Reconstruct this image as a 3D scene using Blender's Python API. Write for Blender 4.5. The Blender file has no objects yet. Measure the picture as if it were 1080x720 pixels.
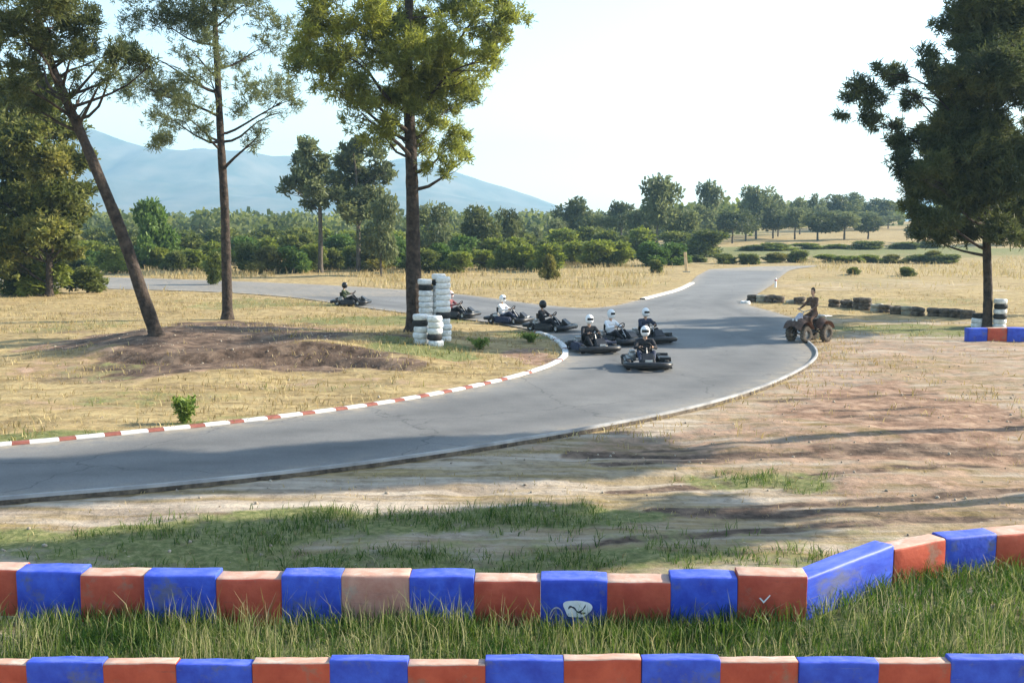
import bpy, bmesh, math, random
import numpy as np
from mathutils import Vector, Matrix

R = math.radians
rng = np.random.default_rng(7)
random.seed(7)
sc = bpy.context.scene
col = sc.collection

# ------------------------------------------------------------------ camera
CAM_H = 4.0
F = 1080.0
PITCH = math.atan(122.0 / F)
CA, SA = math.cos(PITCH), math.sin(PITCH)
cam_d = bpy.data.cameras.new("camera")
cam_d.sensor_width = 36.0
cam_d.lens = 36.0
cam_d.clip_start = 0.1
cam_d.clip_end = 9000
cam = bpy.data.objects.new("camera", cam_d)
cam.location = (0, 0, CAM_H)
cam.rotation_euler = (math.pi / 2 - PITCH, 0, 0)
col.objects.link(cam)
sc.camera = cam


def ray(px, py):
    cx, cy = (px - 540) / F, (360 - py) / F
    return Vector((cx, CA + cy * SA, -SA + cy * CA))


def at(px, py, Y):
    d = ray(px, py)
    t = Y / d.y
    return Vector((d.x * t, Y, CAM_H + d.z * t))


def G(px, py, z=0.0):
    d = ray(px, py)
    t = (z - CAM_H) / d.z
    return Vector((d.x * t, d.y * t, z))


def px_x(px, Y, z=0.0):
    """world x of image column px at depth Y and height z"""
    return (px - 540) / F * (Y * CA + (CAM_H - z) * SA)


# ------------------------------------------------------------------ object helpers
def tag(o, label=None, cat=None, group=None, kind=None):
    if label: o['label'] = label
    if cat: o['category'] = cat
    if group: o['group'] = group
    if kind: o['kind'] = kind
    return o


def empty(name, loc, rz=0.0, rx=0.0):
    o = bpy.data.objects.new(name, None)
    o.empty_display_size = 0.2
    o.location = loc
    o.rotation_euler = (rx, 0, rz)
    col.objects.link(o)
    return o


def link(name, me, parent=None, mats=None):
    o = bpy.data.objects.new(name, me)
    if mats is not None and len(me.materials) == 0:
        for m in (mats if isinstance(mats, (list, tuple)) else [mats]):
            me.materials.append(m)
    if parent: o.parent = parent
    col.objects.link(o)
    return o


def copy_tree(o, parent=None):
    c = o.copy()
    col.objects.link(c)
    c.parent = parent
    for ch in list(o.children):
        copy_tree(ch, c)
    return c


class MB:
    """collects shapes into one mesh"""
    def __init__(s):
        s.v, s.f, s.m = [], [], []

    def add(s, v, f, mi=0, M=None):
        b = len(s.v)
        for p in v:
            p = Vector(p)
            if M is not None: p = M @ p
            s.v.append(p)
        for q in f:
            s.f.append([b + i for i in q]); s.m.append(mi)

    def box(s, c, size, mi=0, M=None, bevel=0.0, seg=2):
        bm = bmesh.new()
        bmesh.ops.create_cube(bm, size=1)
        for v in bm.verts:
            v.co = Vector((v.co.x * size[0], v.co.y * size[1], v.co.z * size[2])) + Vector(c)
        if bevel:
            bmesh.ops.bevel(bm, geom=list(bm.edges), offset=bevel, segments=seg, affect='EDGES', profile=0.5)
        s.bm(bm, mi, M)

    def bm(s, bm, mi=0, M=None):
        bm.verts.index_update()
        s.add([v.co for v in bm.verts], [[v.index for v in f.verts] for f in bm.faces], mi, M)
        bm.free()

    def tube(s, pts, radii, segs=8, mi=0, cap=True):
        pts = [Vector(p) for p in pts]
        if not hasattr(radii, '__len__'): radii = [radii] * len(pts)
        rings, b = [], len(s.v)
        for i, p in enumerate(pts):
            a = pts[max(i - 1, 0)]; c = pts[min(i + 1, len(pts) - 1)]
            d = (c - a).normalized()
            u = d.orthogonal().normalized() if i == 0 else (u - d * u.dot(d)).normalized()
            w = d.cross(u)
            for k in range(segs):
                t = 2 * math.pi * k / segs
                s.v.append(p + (u * math.cos(t) + w * math.sin(t)) * radii[i])
        for i in range(len(pts) - 1):
            for k in range(segs):
                k2 = (k + 1) % segs
                s.f.append([b + i * segs + k, b + i * segs + k2, b + (i + 1) * segs + k2, b + (i + 1) * segs + k]); s.m.append(mi)
        if cap:
            s.f.append([b + k for k in range(segs)][::-1]); s.m.append(mi)
            e = b + (len(pts) - 1) * segs
            s.f.append([e + k for k in range(segs)]); s.m.append(mi)

    def lathe(s, prof, segs=20, mi=0, M=None, closed=False):
        """prof: list of (r, z) turned about z"""
        v, f = [], []
        n = len(prof)
        for k in range(segs):
            t = 2 * math.pi * k / segs
            for r, z in prof: v.append((r * math.cos(t), r * math.sin(t), z))
        for k in range(segs):
            k2 = (k + 1) % segs
            for i in range(n if closed else n - 1):
                j = (i + 1) % n
                f.append([k * n + i, k2 * n + i, k2 * n + j, k * n + j])
        s.add(v, f, mi, M)

    def mesh(s, name, mats, smooth=False):
        me = bpy.data.meshes.new(name)
        me.from_pydata([tuple(p) for p in s.v], [], s.f)
        for m in (mats if isinstance(mats, (list, tuple)) else [mats]): me.materials.append(m)
        me.polygons.foreach_set('material_index', s.m)
        if smooth:
            me.polygons.foreach_set('use_smooth', [True] * len(s.f))
            try: me.set_sharp_from_angle(angle=R(40))
            except Exception: pass
        me.update()
        return me

    def build(s, name, mats, parent=None, smooth=False):
        return link(name, s.mesh(name, mats, smooth), parent)


# ------------------------------------------------------------------ materials
def new_mat(name):
    m = bpy.data.materials.new(name)
    m.use_nodes = True
    nt = m.node_tree
    return m, nt, nt.nodes, nt.links, nt.nodes['Principled BSDF']


def nd(nodes, t, **kw):
    n = nodes.new(t)
    for k, v in kw.items():
        if k in n.inputs.keys(): n.inputs[k].default_value = v
        else: setattr(n, k, v)
    return n


def paint(name, c1, c2, scale=6.0, rough=0.6, bump=0.0, detail=6.0, lo=0.35, hi=0.65, bscale=None, spec=0.3, metal=0.0, coords='Object', dirt=None):
    m, nt, N, L, B = new_mat(name)
    tc = N.new('ShaderNodeTexCoord')
    oi = N.new('ShaderNodeObjectInfo'); mu = nd(N, 'ShaderNodeMath', operation='MULTIPLY'); mu.inputs[1].default_value = 37.0
    L.new(oi.outputs['Random'], mu.inputs[0])
    va = nd(N, 'ShaderNodeVectorMath', operation='ADD'); L.new(tc.outputs[coords], va.inputs[0]); L.new(mu.outputs[0], va.inputs[1])
    vec = va.outputs['Vector']
    no = nd(N, 'ShaderNodeTexNoise', Scale=scale, Detail=detail, Roughness=0.6)
    L.new(vec, no.inputs['Vector'])
    r = N.new('ShaderNodeValToRGB')
    r.color_ramp.elements[0].position = lo; r.color_ramp.elements[0].color = (*c1, 1)
    r.color_ramp.elements[1].position = hi; r.color_ramp.elements[1].color = (*c2, 1)
    L.new(no.outputs['Fac'], r.inputs['Fac'])
    out = r.outputs['Color']
    if dirt:
        n3 = nd(N, 'ShaderNodeTexNoise', Scale=dirt[1], Detail=8.0, Roughness=0.7)
        L.new(vec, n3.inputs['Vector'])
        mr = nd(N, 'ShaderNodeMapRange'); mr.inputs['From Min'].default_value = dirt[2]; mr.inputs['From Max'].default_value = dirt[2] + 0.12
        L.new(n3.outputs['Fac'], mr.inputs['Value'])
        mx = nd(N, 'ShaderNodeMix', data_type='RGBA')
        L.new(mr.outputs['Result'], mx.inputs['Factor'])
        L.new(out, mx.inputs['A']); mx.inputs['B'].default_value = (*dirt[0], 1)
        out = mx.outputs['Result']
        if len(dirt) > 3:   # long thin scrapes
            mp = N.new('ShaderNodeMapping'); mp.inputs['Scale'].default_value = (1.2, 1.2, 14); mp.inputs['Rotation'].default_value = (0, .15, 0)
            L.new(vec, mp.inputs['Vector'])
            n4 = nd(N, 'ShaderNodeTexNoise', Scale=2.2, Detail=9.0, Roughness=0.75); L.new(mp.outputs['Vector'], n4.inputs['Vector'])
            m4 = nd(N, 'ShaderNodeMapRange'); m4.inputs['From Min'].default_value = .60; m4.inputs['From Max'].default_value = .72; m4.inputs['To Max'].default_value = .75
            L.new(n4.outputs['Fac'], m4.inputs['Value'])
            x4 = nd(N, 'ShaderNodeMix', data_type='RGBA'); L.new(m4.outputs['Result'], x4.inputs['Factor']); L.new(out, x4.inputs['A']); x4.inputs['B'].default_value = (*dirt[3], 1)
            out = x4.outputs['Result']
    L.new(out, B.inputs['Base Color'])
    B.inputs['Roughness'].default_value = rough
    B.inputs['Specular IOR Level'].default_value = spec
    B.inputs['Metallic'].default_value = metal
    if bump:
        n2 = nd(N, 'ShaderNodeTexNoise', Scale=bscale or scale * 4, Detail=5.0)
        L.new(vec, n2.inputs['Vector'])
        b = nd(N, 'ShaderNodeBump', Strength=bump, Distance=0.05)
        L.new(n2.outputs['Fac'], b.inputs['Height'])
        L.new(b.outputs['Normal'], B.inputs['Normal'])
    return m


def leaf_mat(name, stops, trans=0.35, rough=0.55):
    """foliage: colour from the per-leaf attribute 'tint', some light passes through"""
    m, nt, N, L, B = new_mat(name)
    a = nd(N, 'ShaderNodeAttribute', attribute_name='tint')
    r = N.new('ShaderNodeValToRGB')
    el = r.color_ramp.elements
    el[0].position = 0; el[0].color = (*stops[0], 1)
    el[1].position = 1; el[1].color = (*stops[-1], 1)
    for i, c in enumerate(stops[1:-1]):
        e = el.new((i + 1) / (len(stops) - 1)); e.color = (*c, 1)
    L.new(a.outputs['Fac'], r.inputs['Fac'])
    L.new(r.outputs['Color'], B.inputs['Base Color'])
    B.inputs['Roughness'].default_value = rough
    B.inputs['Specular IOR Level'].default_value = 0.15
    t = N.new('ShaderNodeBsdfTranslucent')
    h = nd(N, 'ShaderNodeHueSaturation', Saturation=1.15, Value=1.25)
    L.new(r.outputs['Color'], h.inputs['Color'])
    L.new(h.outputs['Color'], t.inputs['Color'])
    mix = nd(N, 'ShaderNodeMixShader', Fac=trans)
    L.new(B.outputs['BSDF'], mix.inputs[1]); L.new(t.outputs['BSDF'], mix.inputs[2])
    L.new(mix.outputs['Shader'], N['Material Output'].inputs['Surface'])
    return m


M = {}
M['blue'] = paint('blue_paint', (0.025, 0.05, 0.38), (0.045, 0.10, 0.55), 5, 0.55, 0.1, dirt=((0.10, 0.11, 0.22), 3.5, 0.545, (.16, .17, .30)))
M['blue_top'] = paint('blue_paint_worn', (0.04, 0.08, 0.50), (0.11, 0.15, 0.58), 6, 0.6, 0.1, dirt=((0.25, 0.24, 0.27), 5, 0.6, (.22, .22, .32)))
M['red'] = paint('red_paint', (0.36, 0.055, 0.03), (0.48, 0.09, 0.048), 5, 0.55, 0.1, dirt=((0.27, 0.13, 0.09), 3.5, 0.56, (.13, .06, .05)))
M['red_pale'] = paint('red_paint_faded', (0.40, 0.17, 0.12), (0.50, 0.27, 0.2), 5, 0.65, 0.1, dirt=((0.36, 0.28, 0.22), 3, 0.56, (.2, .12, .1)))
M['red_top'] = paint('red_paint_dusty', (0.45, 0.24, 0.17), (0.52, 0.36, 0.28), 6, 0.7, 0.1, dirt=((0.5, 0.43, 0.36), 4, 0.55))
M['tyre_white'] = paint('white_painted_rubber', (0.52, 0.52, 0.5), (0.78, 0.78, 0.76), 7, 0.6, 0.3, dirt=((0.08, 0.08, 0.08), 5, 0.66))
M['rubber'] = paint('black_rubber', (0.012, 0.012, 0.012), (0.04, 0.038, 0.036), 9, 0.75, 0.2)
M['rubber_dusty_kerb_shade'] = paint('dusty_rubber_kerb_shade', (0.045, 0.036, 0.03), (0.17, 0.135, 0.10), 6, 0.85, 0.2)
M['tyre_pale'] = paint('weathered_rubber', (0.24, 0.22, 0.17), (0.42, 0.39, 0.3), 5, 0.8, 0.2)
M['plastic_black'] = paint('black_plastic', (0.012, 0.012, 0.014), (0.03, 0.03, 0.032), 8, 0.4)
M['plastic_grey'] = paint('pale_plastic', (0.34, 0.33, 0.38), (0.48, 0.47, 0.5), 8, 0.5)
M['brown_body'] = paint('dusty_brown_plastic', (0.14, 0.085, 0.065), (0.25, 0.17, 0.13), 8, 0.6)
M['metal'] = paint('dull_steel', (0.2, 0.2, 0.2), (0.42, 0.42, 0.42), 10, 0.4, metal=0.8)
M['rim'] = paint('pale_rim', (0.45, 0.45, 0.45), (0.62, 0.62, 0.62), 10, 0.4, metal=0.3)
M['white'] = paint('white_paint', (0.66, 0.66, 0.64), (0.82, 0.82, 0.8), 8, 0.45)
M['visor'] = paint('dark_visor', (0.01, 0.01, 0.012), (0.015, 0.015, 0.018), 4, 0.12)
M['skin'] = paint('skin', (0.42, 0.25, 0.17), (0.5, 0.31, 0.22), 9, 0.55)
M['hair'] = paint('dark_hair', (0.02, 0.014, 0.01), (0.04, 0.028, 0.02), 30, 0.5)
M['cloth_black'] = paint('black_cloth', (0.014, 0.014, 0.018), (0.03, 0.03, 0.034), 14, 0.85, 0.2)
M['cloth_white'] = paint('white_cloth', (0.68, 0.68, 0.7), (0.8, 0.8, 0.82), 14, 0.8, 0.2)
M['cloth_brown'] = paint('brown_cloth', (0.075, 0.042, 0.028), (0.14, 0.08, 0.052), 14, 0.85, 0.2)
M['cloth_green'] = paint('green_cloth', (0.035, 0.05, 0.025), (0.06, 0.075, 0.04), 14, 0.85, 0.2)
M['cloth_maroon'] = paint('maroon_cloth', (0.13, 0.04, 0.05), (0.22, 0.08, 0.085), 14, 0.85, 0.2)
M['cloth_jeans'] = paint('dark_jeans', (0.02, 0.026, 0.05), (0.04, 0.05, 0.085), 14, 0.85, 0.2)
M['helmet_white'] = paint('white_shell', (0.72, 0.72, 0.72), (0.84, 0.84, 0.84), 5, 0.25)
M['helmet_black'] = paint('black_shell', (0.012, 0.012, 0.014), (0.025, 0.025, 0.028), 5, 0.25)
M['helmet_pink'] = paint('pale_pink_shell', (0.72, 0.5, 0.48), (0.8, 0.62, 0.6), 5, 0.3)
M['orange'] = paint('faded_orange_paint', (0.55, 0.36, 0.16), (0.68, 0.5, 0.3), 5, 0.6)
M['bark'] = paint('pine_bark', (0.02, 0.015, 0.012), (0.075, 0.055, 0.042), 5, 0.95, 1.0, bscale=9)
M['bark_far'] = paint('grey_bark', (0.06, 0.05, 0.04), (0.13, 0.105, 0.08), 3, 0.95, 0.5)
M['pine'] = leaf_mat('pine_needles', [(0.10, 0.115, 0.04), (0.21, 0.23, 0.06), (0.34, 0.35, 0.08)], 0.52)
M['pine_grey'] = leaf_mat('pine_needles_grey', [(0.07, 0.085, 0.045), (0.14, 0.16, 0.075), (0.22, 0.235, 0.10)], 0.42)
M['pine_dark'] = leaf_mat('pine_needles_dark', [(0.04, 0.052, 0.026), (0.08, 0.095, 0.038), (0.14, 0.15, 0.052)], 0.36)
M['olive_leaf'] = leaf_mat('olive_leaves', [(0.07, 0.075, 0.022), (0.17, 0.16, 0.045), (0.27, 0.24, 0.07)], 0.42)
M['mixed_leaf'] = leaf_mat('olive_green_leaves', [(0.05, 0.062, 0.02), (0.125, 0.14, 0.04), (0.26, 0.245, 0.075)], 0.42)
M['bush_green'] = leaf_mat('bush_leaves', [(0.075, 0.10, 0.022), (0.19, 0.22, 0.05), (0.31, 0.33, 0.085)], 0.45)
M['bush_dark'] = leaf_mat('dark_bush_leaves', [(0.045, 0.062, 0.02), (0.12, 0.14, 0.04), (0.20, 0.215, 0.065)], 0.42)
M['bush_light'] = leaf_mat('light_bush_leaves', [(0.06, 0.10, 0.025), (0.11, 0.17, 0.045), (0.16, 0.22, 0.065)], 0.35)
M['grass_green'] = leaf_mat('green_grass', [(0.025, 0.06, 0.013), (0.06, 0.115, 0.022), (0.14, 0.185, 0.045), (0.40, 0.36, 0.2)], 0.36)
M['grass_dry'] = leaf_mat('dry_grass', [(0.23, 0.165, 0.075), (0.35, 0.27, 0.13), (0.46, 0.38, 0.2)], 0.3)
M['grass_mix'] = leaf_mat('half_dry_grass', [(0.09, 0.12, 0.03), (0.2, 0.2, 0.065), (0.38, 0.31, 0.13)], 0.3)
M['weed'] = leaf_mat('weed_leaves', [(0.08, 0.13, 0.03), (0.15, 0.21, 0.05), (0.24, 0.29, 0.08)], 0.4)

# ------------------------------------------------------------------ numpy value noise
_lat = np.random.default_rng(3).random((256, 256))


def vnoise(x, y, s=1.0, oct=4):
    x = np.asarray(x, float) * s; y = np.asarray(y, float) * s
    o, a, t = 0, 1.0, 0
    for k in range(oct):
        xi = np.floor(x).astype(int); yi = np.floor(y).astype(int)
        fx = x - xi; fy = y - yi
        fx = fx * fx * (3 - 2 * fx); fy = fy * fy * (3 - 2 * fy)
        g = lambda i, j: _lat[(xi + i + 17 * k) % 256, (yi + j + 31 * k) % 256]
        o = o + a * ((g(0, 0) * (1 - fx) + g(1, 0) * fx) * (1 - fy) + (g(0, 1) * (1 - fx) + g(1, 1) * fx) * fy)
        t += a; a *= 0.5; x = x * 2.03; y = y * 2.03
    return o / t


def catmull(pts, n=8, closed=False):
    P = [Vector(p) for p in pts]
    out = []
    L = len(P)
    for i in range(L if closed else L - 1):
        g = (lambda k: P[k % L]) if closed else (lambda k: P[min(max(k, 0), L - 1)])
        a, b, c, d = g(i - 1), g(i), g(i + 1), g(i + 2)
        for k in range(n):
            t = k / n
            out.append(0.5 * ((2 * b) + (c - a) * t + (2 * a - 5 * b + 4 * c - d) * t * t + (3 * b - a - 3 * c + d) * t ** 3))
    if not closed: out.append(P[-1])
    return out


# ------------------------------------------------------------------ the track outline (ground points)
outer_px = [(-170, 545), (27, 528), (200, 513), (400, 490), (580, 462), (720, 435), (800, 412), (848, 390), (863, 375), (855, 363), (842, 357)]
right_px = [(858, 346), (840, 337), (812, 328), (789, 321), (795, 313), (815, 300), (826, 290), (838, 284), (870, 280)]
top_px = [(800, 281), (748, 284)]
branch_px = [(735, 291), (727, 299), (712, 306), (690, 312), (668, 318), (645, 323), (615, 325), (575, 322), (535, 317), (490, 311), (430, 306), (330, 300), (200, 295), (30, 290), (-150, 284)]
inner_far_px = [(-150, 300), (30, 303), (200, 307), (300, 313), (380, 324), (450, 333), (500, 338)]
inner_px = [(500, 338), (545, 345), (575, 352), (593, 361), (600, 372), (591, 382), (560, 394), (500, 409), (420, 424), (345, 435), (230, 449), (100, 462), (27, 469), (-170, 485)]
outer_c = catmull([G(*p) for p in outer_px], 10)
right_c = catmull([G(*p) for p in right_px], 5)
branch_c = catmull([G(*p) for p in branch_px], 5)
infar_c = catmull([G(*p) for p in inner_far_px], 6)
inner_c = catmull([G(*p) for p in inner_px], 10)
outline = outer_c + right_c + [G(*p) for p in top_px] + branch_c + infar_c + inner_c[1:]
poly = np.array([(p.x, p.y) for p in outline])


def in_poly(x, y):
    inside = np.zeros(x.shape, bool)
    n = len(poly)
    j = n - 1
    for i in range(n):
        xi, yi = poly[i]; xj, yj = poly[j]
        c = ((yi > y) != (yj > y)) & (x < (xj - xi) * (y - yi) / (yj - yi + 1e-12) + xi)
        inside ^= c
        j = i
    return inside


def dist_poly(x, y):
    """distance to the outline, and inside flag"""
    d = np.full(x.shape, 1e9)
    n = len(poly)
    for i in range(n):
        ax, ay = poly[i]; bx, by = poly[(i + 1) % n]
        dx, dy = bx - ax, by - ay
        t = np.clip(((x - ax) * dx + (y - ay) * dy) / (dx * dx + dy * dy + 1e-12), 0, 1)
        d = np.minimum(d, np.hypot(x - ax - t * dx, y - ay - t * dy))
    return d


# ------------------------------------------------------------------ terrain
def smooth(a, b, t):
    u = np.clip((t - a) / (b - a), 0, 1)
    return u * u * (3 - 2 * u)


MOUND = [(235, 362, 150, 14, 0.42), (150, 372, 70, 14, 0.30), (350, 372, 90, 12, 0.26), (450, 360, 60, 12, 0.18)]


def patch(px, py, wx, wy):
    c = G(px, py)
    a = G(px, py + wy); b = G(px, max(py - wy, 250))
    return c.x, c.y, wx * c.y / F, abs(b.y - a.y) / 2


_m = [(*patch(a, b, c, d), h) for a, b, c, d, h in MOUND]


def ground_z(x, y):
    x = np.asarray(x, float); y = np.asarray(y, float)
    d = np.hypot(x, np.maximum(y, 0))
    b = smooth(-0.02, 0.28, x / np.maximum(y, 1))
    rise = np.clip(d - 118, 0, None)
    z = np.minimum(rise * 0.007, 2.2) * (1 - b) + np.minimum(rise * 0.026, 5.2) * b
    for cx, cy, ax, ay, h in _m:
        z = z + h * np.exp(-(((x - cx) / ax) ** 2 + ((y - cy) / ay) ** 2))
    return z


def axis(lo, d0, d1, step, hi, g=1.18):
    a = list(np.arange(d0, d1 + 1e-6, step))
    s, v = step, d1
    while v < hi:
        s *= g; v += s; a.append(min(v, hi))
    s, v = step, d0
    b = []
    while v > lo:
        s *= g; v -= s; b.append(max(v, lo))
    return np.array(b[::-1] + a)


GX = axis(-3600, -26, 26, 0.25, 3600, 1.10)
GY = axis(-300, 5, 62, 0.25, 3600, 1.07)
X, Y = np.meshgrid(GX, GY)
roadin = in_poly(X, Y)
near = (Y < 110) & (np.abs(X) < 90)
dp = np.full(X.shape, 50.0)
dp[near] = dist_poly(X[near], Y[near])
away = np.where(roadin, 0, smooth(0.15, 1.6, dp))
mound_fade = np.where(roadin, 0, smooth(0.0, 3.0, dp))
base_far = ground_z(X, Y)
# eroded ledge along the foot of the soil bank
for (lx, ly, lw) in ((235, 384, 150), (350, 388, 100)):
    cx_, cy_, aw_, _h = patch(lx, ly, lw, 6)
    ln = cy_ + .5 * np.sin(X * .8) + .35 * (vnoise(X, Y, .7, 3) - .5)
    e_ = np.exp(-((X - cx_) / aw_) ** 4)
    base_far = base_far - .30 * e_ * smooth(.35, -.05, np.abs(Y - ln + .1)) + .16 * e_ * smooth(.0, .4, Y - ln) * (1 - smooth(.6, 3.0, Y - ln))
rough_z = (vnoise(X, Y, 0.35, 4) - 0.5) * 0.22 + (vnoise(X, Y, 1.9, 3) - 0.5) * 0.07
Z = base_far * np.where(Y < 115, mound_fade, 1) + rough_z * away * (Y < 400)
# worn ruts across the dirt on the right of the track
for k, (a, b) in enumerate(((0.0, 15.6), (0.35, 17.2), (0.2, 18.8), (0.5, 21.3))):
    line = b + 0.10 * (X - 2) + 0.5 * np.sin(X * 0.35 + k)
    Z -= 0.055 * np.exp(-((Y - line) / 0.16) ** 2) * (X > -1) * away
Z = np.where(roadin | (dp < 0.15), -0.035, Z)
# low ledge at the foot of the soil bank
bk = G(250, 372)
gidx = {}


def zat(x, y):
    """height of the ground sheet, bilinear"""
    x = np.asarray(x, float); y = np.asarray(y, float)
    i = np.clip(np.searchsorted(GX, x) - 1, 0, len(GX) - 2); j = np.clip(np.searchsorted(GY, y) - 1, 0, len(GY) - 2)
    fx = np.clip((x - GX[i]) / (GX[i + 1] - GX[i]), 0, 1); fy = np.clip((y - GY[j]) / (GY[j + 1] - GY[j]), 0, 1)
    return (Z[j, i] * (1 - fx) + Z[j, i + 1] * fx) * (1 - fy) + (Z[j + 1, i] * (1 - fx) + Z[j + 1, i + 1] * fx) * fy


def mask(patches, x=None, y=None):
    x = X if x is None else x; y = Y if y is None else y
    w = np.zeros(np.shape(x))
    wob = (vnoise(x, y, 0.5, 4) - 0.5) * 1.5
    for p in patches:
        cx, cy, ax, ay = patch(*p[:4])
        r = np.sqrt(((x - cx) / ax) ** 2 + ((y - cy) / ay) ** 2) + wob
        w = np.maximum(w, p[4] * (1 - smooth(0.55, 1.25, r)))
    return w


GREEN = [(120, 570, 190, 18, .8), (350, 552, 160, 13, .8), (590, 542, 110, 11, .9), (450, 592, 360, 14, .75), (760, 590, 220, 14, .6),
         (840, 507, 45, 12, .8), (760, 505, 50, 9, .7), (540, 690, 900, 55, 1.0), (110, 462, 130, 8, .7), (265, 440, 90, 5, .6),
         (445, 374, 80, 9, 1.2), (60, 461, 110, 6, 1.2), (230, 446, 70, 4, .9), (395, 338, 110, 6, .7), (300, 320, 140, 5, .6), (110, 392, 60, 10, .45), (560, 355, 50, 6, .6),
         (950, 600, 150, 14, .6), (960, 350, 100, 8, .35), (470, 545, 60, 6, .5), (700, 560, 160, 8, .4), (560, 300, 200, 5, .35), (980, 348, 120, 7, .7), (950, 318, 150, 5, .45), (900, 295, 120, 5, .4), (80, 345, 70, 8, .5), (330, 408, 120, 7, .4), (180, 420, 120, 9, .5)]
SOIL = [(200, 362, 120, 16, 1.3), (965, 432, 130, 38, .95), (960, 474, 120, 9, .9), (250, 374, 130, 13, 1.0), (350, 384, 90, 7, .9), (180, 390, 80, 8, .6), (560, 378, 42, 14, .8),
        (860, 450, 120, 20, .55), (500, 385, 60, 6, .4), (330, 350, 60, 6, .7), (950, 400, 130, 12, .5), (230, 345, 60, 6, .6), (900, 545, 110, 12, .45), (120, 385, 110, 18, .55), (330, 405, 160, 8, .45), (90, 425, 90, 8, .45), (760, 470, 200, 22, .6), (930, 510, 140, 18, .6)]
GREY = [(180, 541, 350, 13, .8), (420, 514, 200, 10, .8), (700, 480, 220, 24, .6), (880, 390, 28, 24, .9), (460, 575, 170, 14, .55), (650, 585, 120, 10, .5),
        (960, 340, 130, 4, .6), (850, 500, 200, 12, .5), (960, 360, 120, 16, .75), (875, 400, 40, 30, .9), (930, 300, 160, 8, .45), (230, 296, 260, 4, .3), (960, 318, 120, 8, .3)]
wg, ws, wd = mask(GREEN), mask(SOIL), mask(GREY)
oy = np.array([(p.x, p.y) for p in outer_c]); o_i = np.argsort(oy[:, 0])
mid_strip = (Y < np.interp(X, oy[o_i, 0], oy[o_i, 1])) & (Y > 9) & ~roadin
wd = np.maximum(wd, .6 * mid_strip)
ws = np.maximum(ws, .5 * mid_strip * smooth(0.0, 6.0, X) * smooth(11.5, 14, Y))
wg = np.maximum(wg, .42 * mid_strip * (1 - smooth(12.5, 15, Y)))
DARK = [(185, 360, 90, 11, 1.5), (235, 346, 75, 7, 1.4), (300, 366, 90, 8, .9), (235, 379, 130, 12, 1.3), (345, 383, 105, 8, 1.3), (150, 390, 70, 8, 1.0), (205, 362, 70, 8, .9), (420, 388, 50, 5, .8), (60, 350, 60, 5, .5), (110, 372, 60, 5, .6), (60, 400, 80, 5, .5), (300, 345, 70, 5, .6), (400, 362, 50, 5, .6), (120, 330, 80, 4, .4), (200, 408, 60, 4, .5), (960, 474, 100, 6, .8), (590, 382, 22, 6, .6), (545, 388, 40, 5, .5), (640, 455, 70, 4, .6), (840, 545, 90, 13, .5)]  # dark soil; along the bank it also paints in the broad pine's shadow
wk = mask(DARK)
for k in range(11):
    line = 12.6 + 1.0 * k + 0.17 * (X - 2) + 0.5 * np.sin(X * 0.3 + 1.7 * k)
    wk = np.maximum(wk, 1.1 * np.exp(-((Y - line) / 0.16) ** 2) * mid_strip * smooth(-2, 2, X) * (vnoise(X, Y, .25, 2) > .42))
shoulder = np.where(roadin, 0, np.exp(-(dp / 0.5) ** 2)) * 0.6
wd = np.maximum(wd, shoulder * (Y < 60))
far_green = smooth(100, 135, Y) * 0.75 * (vnoise(X, Y, 0.03, 3) > 0.42) * (1 - smooth(0.2, 0.3, X / np.maximum(Y, 1)) * smooth(150, 170, Y) * (1 - smooth(240, 260, Y)))
wg = np.maximum(wg, far_green)

nx, ny = len(GX), len(GY)
verts = np.stack([X, Y, Z], -1).reshape(-1, 3)
ii = np.arange(nx * ny).reshape(ny, nx)
quads = np.stack([ii[:-1, :-1], ii[:-1, 1:], ii[1:, 1:], ii[1:, :-1]], -1).reshape(-1, 4)


def np_mesh(name, verts, quads, mats, tint=None, smooth_shade=False):
    me = bpy.data.meshes.new(name)
    me.vertices.add(len(verts)); me.vertices.foreach_set('co', np.ascontiguousarray(verts, np.float32).ravel())
    k = quads.shape[1]
    me.loops.add(quads.size); me.loops.foreach_set('vertex_index', np.ascontiguousarray(quads, np.int32).ravel())
    me.polygons.add(len(quads)); me.polygons.foreach_set('loop_start', np.arange(0, quads.size, k, dtype=np.int32))
    if smooth_shade: me.polygons.foreach_set('use_smooth', np.ones(len(quads), bool))
    if tint is not None:
        at_ = me.attributes.new('tint', 'FLOAT', 'POINT'); at_.data.foreach_set('value', np.ascontiguousarray(tint, np.float32))
    for m in (mats if isinstance(mats, (list, tuple)) else [mats]): me.materials.append(m)
    me.update(calc_edges=True)
    return me


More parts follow.
